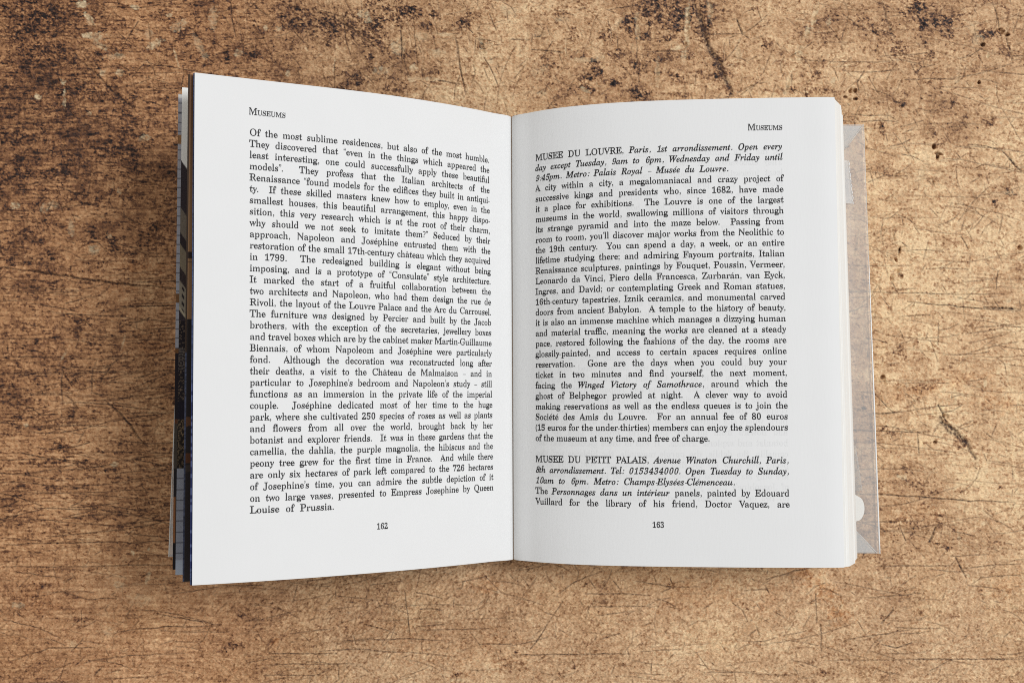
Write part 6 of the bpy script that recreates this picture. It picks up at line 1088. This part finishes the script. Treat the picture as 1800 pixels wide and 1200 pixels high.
    [254, [137,-63,168,-61,188,-47,206,-40,216,-31,222,-20,225,-3,217,40,209,50,198,55,179,55,166,49,157,39,153,27,152,-8,143,-12,122,4,112,25,86,46,71,73,168,191,224,253,232,266,232,277,225,284,214,287,10,285,-2,276,-9,263,-28,183,-23,167,-10,163,6,166,17,175,28,193,37,197,98,198,105,193,12,77,1,40,-45,6,-51,-7,-51,-18,-43,-27,-30,-30,-16,-26,6,-12,34,-12,86,-41,108,-47]]]
FIGURES = [
    [324, [148,-21,182,-20,243,9,258,20,289,93,298,135,302,182,302,260,296,317,286,363,263,417,257,426,245,433,173,464,140,461,79,434,62,422,34,349,22,266,21,203,25,149,33,100,44,65,69,16], [142,50,130,56,120,70,106,126,100,217,105,306,115,357,128,385,142,392,183,392,195,387,204,373,218,317,224,227,220,137,209,85,196,57,182,50]],
    [324, [54,-15,295,-16,308,-12,316,-1,317,31,307,45,294,48,227,49,219,52,217,58,215,379,209,405,220,442,216,454,207,460,175,461,162,458,119,416,41,382,32,375,26,364,24,339,27,321,37,308,51,304,67,306,78,312,102,351,119,364,132,367,138,358,137,58,134,52,128,49,58,48,44,43,37,29,37,2,43,-9]],
    [324, [16,-15,292,-16,305,-13,313,-5,316,6,317,56,310,85,313,125,310,136,301,144,277,145,264,140,257,129,248,96,235,85,119,84,111,86,108,89,212,199,250,248,269,284,280,318,281,356,271,398,273,419,268,428,259,435,232,445,169,463,138,464,55,441,37,433,28,424,26,414,29,398,21,368,23,336,35,311,55,295,84,289,94,291,101,298,104,309,95,336,96,361,104,383,118,394,168,396,187,391,199,374,203,339,200,311,191,284,159,231,128,194,62,125,27,89,9,79,2,71,-1,58,-1,2,5,-9]],
    [324, [123,-21,158,-21,237,-1,267,13,279,27,278,50,290,80,295,109,295,149,285,179,252,224,229,240,261,276,278,313,281,355,271,397,273,420,265,431,248,440,162,464,128,463,59,445,31,432,21,416,25,397,20,360,23,339,39,315,64,302,88,300,101,310,103,320,96,343,95,362,101,382,111,393,127,395,179,393,192,383,200,365,202,343,200,320,194,300,184,285,171,273,157,266,101,260,94,253,77,213,81,202,91,195,169,191,187,185,201,173,212,155,217,129,214,96,204,72,191,60,175,54,117,52,94,56,81,66,74,79,74,120,68,128,58,131,41,129,26,122,15,109,8,92,8,70,12,49,9,30,18,15,45,-1]],
    [324, [104,-15,308,-16,320,-12,329,-1,329,29,322,44,310,48,262,52,256,55,252,62,251,91,256,99,315,100,329,107,335,119,335,148,332,161,322,170,260,172,252,178,252,376,246,401,251,438,246,451,236,457,199,458,186,455,177,445,159,404,138,397,129,391,5,180,-13,155,-14,116,-8,107,0,101,162,100,172,96,174,68,169,54,153,50,103,48,90,38,87,26,87,1,93,-10], [75,172,70,176,73,185,165,342,173,348,173,176,163,172]],
    [324, [123,-21,157,-21,235,3,265,19,271,30,270,50,289,96,291,155,286,185,273,215,274,237,268,247,255,256,217,272,184,276,160,284,132,284,102,276,91,278,88,287,95,352,105,358,221,358,228,353,236,327,244,318,261,314,281,317,290,332,290,360,294,376,295,395,292,442,287,452,278,457,55,458,41,453,34,442,28,383,33,353,25,269,15,242,18,222,25,215,55,202,107,212,155,212,177,209,190,202,199,192,211,162,213,126,207,90,194,67,175,55,117,52,92,58,84,66,78,79,78,115,65,125,51,126,37,122,26,113,18,102,13,73,18,49,16,30,22,17,51,1]],
    [324, [158,-21,191,-20,273,18,278,26,281,43,296,76,303,112,302,177,288,220,290,243,280,257,268,263,233,270,210,284,198,286,168,285,144,272,120,265,110,265,105,270,111,312,123,352,139,379,157,394,203,397,217,392,224,369,218,332,222,323,230,318,245,317,264,322,278,331,289,345,297,375,294,417,290,426,268,441,210,463,175,462,114,438,95,427,68,390,54,365,39,323,28,270,11,255,7,243,10,228,26,213,27,160,34,113,42,83,63,43,68,23,85,10], [148,52,139,56,130,66,114,99,105,146,102,197,111,209,127,216,198,216,207,211,216,200,225,170,227,127,220,83,211,63,200,53]],
    [324, [106,-15,138,-14,148,-7,154,5,297,351,312,372,324,401,326,441,322,450,314,456,31,458,18,455,9,445,6,385,12,359,10,318,14,306,22,299,46,297,61,304,67,315,72,349,81,358,222,359,232,354,92,15,92,-5]],
    [324, [143,-21,178,-21,248,-2,276,10,283,19,286,38,302,69,308,99,305,140,296,163,281,186,280,210,272,219,236,237,275,279,290,313,291,362,276,403,274,422,266,431,248,441,176,464,142,462,82,443,55,430,48,420,46,403,35,375,31,350,33,309,52,270,55,252,80,229,58,213,22,155,15,117,20,73,36,39,38,20,46,10,74,-2], [131,46,112,54,97,75,90,105,93,135,103,157,124,180,135,184,164,183,194,169,222,143,232,117,230,87,219,63,201,48,186,45], [152,277,128,292,112,313,106,340,111,370,120,387,132,395,192,395,206,384,216,363,220,337,215,310,205,293,189,279]],
    [324, [116,-21,151,-20,214,6,234,18,262,62,280,100,292,147,299,207,295,229,298,277,292,326,283,360,262,401,258,417,239,432,165,463,132,462,52,423,29,365,21,329,20,287,24,257,39,206,51,193,88,174,108,160,127,155,154,159,174,175,211,194,217,195,220,190,214,139,203,99,189,72,169,53,142,48,115,49,99,53,85,69,75,103,64,112,44,110,27,95,23,82,24,62,40,17,58,5], [129,231,119,235,111,242,100,272,97,316,105,360,115,379,127,389,182,390,200,373,212,343,221,293,221,255,212,240,201,233]],
    [161, [104,-100,135,-100,141,-97,142,-91,108,-18,86,50,74,123,73,199,80,262,95,323,113,375,143,433,141,441,132,444,106,443,96,439,78,412,60,377,44,337,32,293,19,197,22,107,39,22,52,-17,69,-54,92,-91]],
    [161, [25,-100,54,-100,64,-96,98,-42,115,-1,128,42,137,89,142,137,139,235,121,323,106,367,85,409,67,437,53,444,25,443,20,440,18,435,52,366,74,296,86,225,88,147,83,93,73,42,51,-24,19,-88,19,-95]],
    [233, [90,-11,104,-10,117,-4,126,6,131,21,131,42,127,59,117,71,103,76,87,76,75,71,66,61,61,46,61,23,65,8,76,-5], [81,122,104,122,113,126,120,165,127,182,199,263,212,286,220,311,220,362,207,402,194,419,179,433,140,448,99,450,64,445,19,428,10,422,6,415,16,383,24,375,33,375,79,393,117,396,137,392,151,384,162,372,169,356,170,325,161,298,94,219,80,195,72,136,75,126]]]

def inside(q, loop):
    a = loop; b = np.roll(loop, -1, 0)
    m = (a[:, 1] > q[1]) != (b[:, 1] > q[1])
    xs = a[m, 0] + (q[1] - a[m, 1]) / (b[m, 1] - a[m, 1]) * (b[m, 0] - a[m, 0])
    return int((xs > q[0]).sum()) % 2 == 1
def turn(l):
    return float((l[:, 0] * np.roll(l[:, 1], -1) - np.roll(l[:, 0], -1) * l[:, 1]).sum())
class Glyph:
    def __init__(self, loops, adv):
        self.loops = [np.asarray(l, float) for l in loops]; self.adv = adv
        self.v = np.vstack(self.loops)
        # outer loops are filled one by one, each with the holes that lie inside it
        off = np.cumsum([0] + [len(l) for l in self.loops]); tris = []
        hole = {}
        for i, l in enumerate(self.loops):
            for j, o in enumerate(self.loops):
                if i != j and turn(l) * turn(o) < 0 and inside(l[0], o) and o[:, 0].min() < l[:, 0].min() and o[:, 0].max() > l[:, 0].max():
                    hole[i] = j
        for i in range(len(self.loops)):
            if i in hole: continue
            ids = [i] + [k for k, v in hole.items() if v == i]
            idx = np.concatenate([off[k] + np.arange(len(self.loops[k])) for k in ids])
            tris += [idx[list(t_)] for t_ in tessellate_polygon([[Vector((x, y, 0)) for x, y in self.loops[k]] for k in ids])]
        self.t = np.array(tris, int)
        a, b, c = (self.v[self.t[:, k]] for k in range(3))
        ar = (b[:, 0] - a[:, 0]) * (c[:, 1] - a[:, 1]) - (b[:, 1] - a[:, 1]) * (c[:, 0] - a[:, 0])
        self.t[ar < 0] = self.t[ar < 0][:, ::-1]
G = {}
for st, chars, data in (('R', UPPER, UPRIGHT_CAPITALS), ('R', LOWER, UPRIGHT_SMALL), ('I', UPPER, ITALIC_CAPITALS), ('I', LOWER, ITALIC_SMALL), ('R', '0123456789()?', FIGURES)):
    for ch, d in zip(chars, data):
        G[st + ch] = Glyph([np.array(l, float).reshape(-1, 2) / 1000 for l in d[1:]], d[0] / 1000)
for d in '0123456789':
    G['R' + d].adv += 0.016
SL = 0.24
def ell(cx, cy, rx, ry, n=12):
    return np.array([(cx + rx * math.cos(2 * math.pi * i / n), cy + ry * math.sin(2 * math.pi * i / n)) for i in range(n)])
def slant(l): return [np.stack([q[:, 0] + SL * q[:, 1], q[:, 1]], 1) for q in map(np.asarray, l)]
DOT = ell(.074, .038, .044, .044)
COM = np.array([(.022, .040), (.034, .060), (.056, .066), (.080, .054), (.090, .026), (.082, -.010), (.060, -.050), (.026, -.080), (.018, -.070), (.046, -.038), (.056, -.006), (.036, .006)])
COM = COM * 1.28
ACU = np.array([(-.004, 0), (.018, -.012), (.125, .075), (.085, .118)])
for st in 'RI':
    f_ = slant if st == 'I' else (lambda l: l)
    G[st + '.'] = Glyph(f_([DOT]), .140)
    G[st + ','] = Glyph(f_([COM + [.014, 0]]), .150)
    G[st + ':'] = Glyph(f_([DOT, DOT + [0, .205]]), .150)
    G[st + ';'] = Glyph(f_([COM, DOT + [0, .205]]), .150)
    AP = COM * 0.95 + [0, .400]
    G[st + '’'] = Glyph(f_([AP]), .100)
    G[st + '”'] = Glyph(f_([AP * [.9, 1] + [0, 0], AP * [.9, 1] + [.088, 0]]), .185)
    OP = (COM * -0.95 + [.124, .400]) * [.9, 1]
    G[st + '“'] = Glyph(f_([OP, OP + [.088, 0]]), .185)
    G[st + '-'] = Glyph(f_([[(.012, .100), (.142, .110), (.142, .158), (.012, .148)]]), .155)
    G[st + '–'] = Glyph(f_([[(.02, .112), (.265, .112), (.265, .146), (.02, .146)]]), .285)
    if st == 'I':
        for d in '0123456789':
            g = G['R' + d]; G['I' + d] = Glyph(slant([q * [.94, 1] for q in g.loops]), g.adv + 0.012)
    e = G[st + 'e']; bx = e.v[:, 0].max() * .42 + (.055 if st == 'I' else 0)
    G[st + 'é'] = Glyph(list(e.loops) + [ACU + [bx, .325]], e.adv)
    a = G[st + 'a']; ax_ = a.v[:, 0].max() * .40
    G[st + 'á'] = Glyph(list(a.loops) + [ACU + [ax_, .325]], a.adv)
    G[st + 'â'] = Glyph(list(a.loops) + [np.array([(ax_ - .065, .325), (ax_ - .045, .322), (ax_ + .012, .385), (ax_ + .070, .322), (ax_ + .090, .325), (ax_ + .030, .425), (ax_ - .006, .425)])], a.adv)
KERN = {'Te': -.03, 'To': -.03, 'Tu': -.03, 'Va': -.03, 'Vu': -.02, 'We': -.02, 'Wi': -.01, 'fi': -.02, 'ff': -.02, 'ry': -.005, 'Av': -.03, 'Fa': -.02, 'Fr': -.01, 'r,': -.02, 'y,': -.02, 'y.': -.02, 'AL': -.01, 'PA': -.04, 'LA': 0, 'Pa': -.02, 'UV': -.01, 'OU': 0}
EM = 0.00452; HS = 1.0

def runs(line):
    """'*' switches italic; returns [(style, char)]"""
    st = 'R'; out = []
    for ch in line:
        if ch == '*':
            st = 'I' if st == 'R' else 'R'
        else:
            out.append((st, ch))
    return out
def width(rs, em, hs):
    wd = 0; sp = 0
    for i, (st, ch) in enumerate(rs):
        if ch == ' ':
            sp += 1; continue
        wd += G[st + ch].adv
        if i + 1 < len(rs) and ch + rs[i + 1][1] in KERN:
            wd += KERN[ch + rs[i + 1][1]]
    return wd * em * hs, sp
class Press:
    """collects printed glyphs lying on one leaf"""
    def __init__(self, leaf, sgn, lift=0.00005):
        self.leaf, self.sgn, self.lift = leaf, sgn, lift
        self.V = []; self.T = []; self.n = 0
    def line(self, text, x0, y, W=None, em=EM, hs=HS, tilt=0.0, mirror=None, fit=False):
        rs = runs(text); wd, sp = width(rs, em, hs)
        gap = (W - wd) / sp if W is not None and sp else 0.20 * em
        h2 = hs
        if W is not None and sp and gap < 0.105 * em:      # very tight line: squeeze the letters a little
            h2 = hs * (W - sp * 0.105 * em) / wd; gap = 0.105 * em
        if W is not None and fit:                           # short closing line: even word spaces, letters fill the rest
            h2 = max(hs, (W - sp * 0.42 * em) / wd * hs); gap = (W - wd * h2 / hs) / sp
        x = x0
        for i, (st, ch) in enumerate(rs):
            if ch == ' ':
                x += gap; continue
            g = G[st + ch]; q = g.v * [em * h2, em]
            X = x + q[:, 0]; Y = y + tilt * (X - x0) + q[:, 1]
            if mirror is not None: X = mirror - X
            self.put(X, Y, g.t if mirror is None else g.t[:, ::-1])
            x += g.adv * em * h2
            if i + 1 < len(rs) and ch + rs[i + 1][1] in KERN:
                x += KERN[ch + rs[i + 1][1]] * em * h2
        return x
    def put(self, X, Y, t):
        s = (-X if self.sgn < 0 else X) + self.leaf.s0      # distance from the gutter along the paper
        p = self.leaf.pos(s, Y); p = p + self.leaf.nor(s, Y) * self.lift
        self.V.append(p); self.T.append(t + self.n); self.n += len(p)
    def done(self, name, m, parent):
        return link(name, np.vstack(self.V), np.vstack(self.T), m, parent, smooth=False)

LTXT = """Of the most sublime residences, but also of the most humble.
They discovered that “even in the things which appeared the
least interesting, one could successfully apply these beautiful
models”.  They profess that the Italian architects of the
Renaissance “found models for the edifices they built in antiqui-
ty.  If these skilled masters knew how to employ, even in the
smallest houses, this beautiful arrangement, this happy dispo-
sition, this very research which is at the root of their charm,
why should we not seek to imitate them?” Seduced by their
approach, Napoleon and Joséphine entrusted them with the
restoration of the small 17th-century château which they acquired
in 1799.  The redesigned building is elegant without being
imposing, and is a prototype of “Consulate” style architecture.
It marked the start of a fruitful collaboration between the
two architects and Napoleon, who had them design the rue de
Rivoli, the layout of the Louvre Palace and the Arc du Carrousel.
The furniture was designed by Percier and built by the Jacob
brothers, with the exception of the secretaries, jewellery boxes
and travel boxes which are by the cabinet maker Martin-Guillaume
Biennais, of whom Napoleom and Joséphine were particularly
fond.  Although the decoration was reconstructed long after
their deaths, a visit to the Château de Malmaison – and in
particular to Josephine’s bedroom and Napoleon’s study – still
functions as an immersion in the private life of the imperial
couple.  Joséphine dedicated most of her time to the huge
park, where she cultivated 250 species of roses as well as plants
and flowers from all over the world, brought back by her
botanist and explorer friends.  It was in these gardens that the
camellia, the dahlia, the purple magnolia, the hibiscus and the
peony tree grew for the first time in France.  And while there
are only six hectares of park left compared to the 726 hectares
of Josephine’s time, you can admire the subtle depiction of it
on two large vases, presented to Empress Josephine by Queen
Louise of Prussia.""".split('\n')
RTXT = """MUSEE DU LOUVRE, *Paris, 1st arrondissement. Open every*
*day except Tuesday, 9am to 6pm, Wednesday and Friday until*
*9:45pm. Metro: Palais Royal – Musée du Louvre.*
A city within a city, a megalomaniacal and crazy project of
successive kings and presidents who, since 1682, have made
it a place for exhibitions.  The Louvre is one of the largest
museums in the world, swallowing millions of visitors through
its strange pyramid and into the maze below.  Passing from
room to room, you’ll discover major works from the Neolithic to
the 19th century.  You can spend a day, a week, or an entire
lifetime studying there; and admiring Fayoum portraits, Italian
Renaissance sculptures, paintings by Fouquet, Poussin, Vermeer,
Leonardo da Vinci, Piero della Francesca, Zurbarán, van Eyck,
Ingres, and David; or contemplating Greek and Roman statues,
16th-century tapestries, Iznik ceramics, and monumental carved
doors from ancient Babylon.  A temple to the history of beauty,
it is also an immense machine which manages a dizzying human
and material traffic, meaning the works are cleaned at a steady
pace, restored following the fashions of the day, the rooms are
glossily-painted, and access to certain spaces requires online
reservation.  Gone are the days when you could buy your
ticket in two minutes and find yourself, the next moment,
facing the *Winged Victory of Samothrace*, around which the
ghost of Belphegor prowled at night.  A clever way to avoid
making reservations as well as the endless queues is to join the
Société des Amis du Louvre.  For an annual fee of 80 euros
(15 euros for the under-thirties) members can enjoy the splendours
of the museum at any time, and free of charge.

MUSEE DU PETIT PALAIS, *Avenue Winston Churchill, Paris,*
*8th arrondissement. Tel: 0153434000. Open Tuesday to Sunday,*
*10am to 6pm. Metro: Champs-Elysées-Clémenceau.*
The *Personnages dans un intérieur* panels, painted by Edouard
Vuillard for the library of his friend, Doctor Vaquez, are""".split('\n')
SHORT_L = {33: .0256}
SHORT_R = {2: .0643, 27: .0577, 31: .0655}     # last lines of paragraphs
def body(press, txt, xl, xr, y0, y1, short):
    n = len(txt)
    for k, t in enumerate(txt):
        if not t: continue
        f = k / (n - 1)
        a = xl[0] + (xl[1] - xl[0]) * f; b = xr[0] + (xr[1] - xr[0]) * f
        press.line(t, a, y0 + (y1 - y0) * f, short.get(k, b - a), fit=k in short)
def header(press, x, y, right=False):
    # capital initial and small capitals
    em2 = EM * 0.72
    w1 = G['RM'].adv * EM * .92; w2, _ = width(runs('USEUMS'), em2, .97)
    x0 = x - w1 - w2 if right else x
    press.line('M', x0, y, hs=.92); press.line('USEUMS', x0 + w1, y, em=em2, hs=.97)
PL = Press(LEFT, -1)
body(PL, LTXT, (-.0921, -.0916), (-.0103, -.0086), .0577, -.0550, SHORT_L)
o = PL.done('body_text', m_ink, left_page)
H_ = Press(LEFT, -1); header(H_, -.0923, .0641); H_.done('running_head', m_ink, left_page)
N_ = Press(LEFT, -1); N_.line('162', -.0521, -.0617, em=EM * .92, hs=.90); N_.done('page_number', m_ink, left_page)
PR = Press(RIGHT, 1)
body(PR, RTXT, (.0111, .0103), (.0927, .0928), .0582, -.0561, SHORT_R)
PR.done('body_text', m_ink, right_page)
H_ = Press(RIGHT, 1); header(H_, .0928, .0645, True); H_.done('running_head', m_ink, right_page)
N_ = Press(RIGHT, 1); N_.line('163', .0496, -.0627, em=EM * .92, hs=.90); N_.done('page_number', m_ink, right_page)
# print of the other side showing faintly through the right page
PG = Press(RIGHT, 1, 0.000025)
pitch = (.0582 + .0561) / 33
for k, t in enumerate(LTXT[:33]):
    PG.line(t, .0111, .0582 - pitch * (k + .42), .0816, mirror=.0111 + .0928)
o = PG.done('show_through_text', m_ghost, right_page)
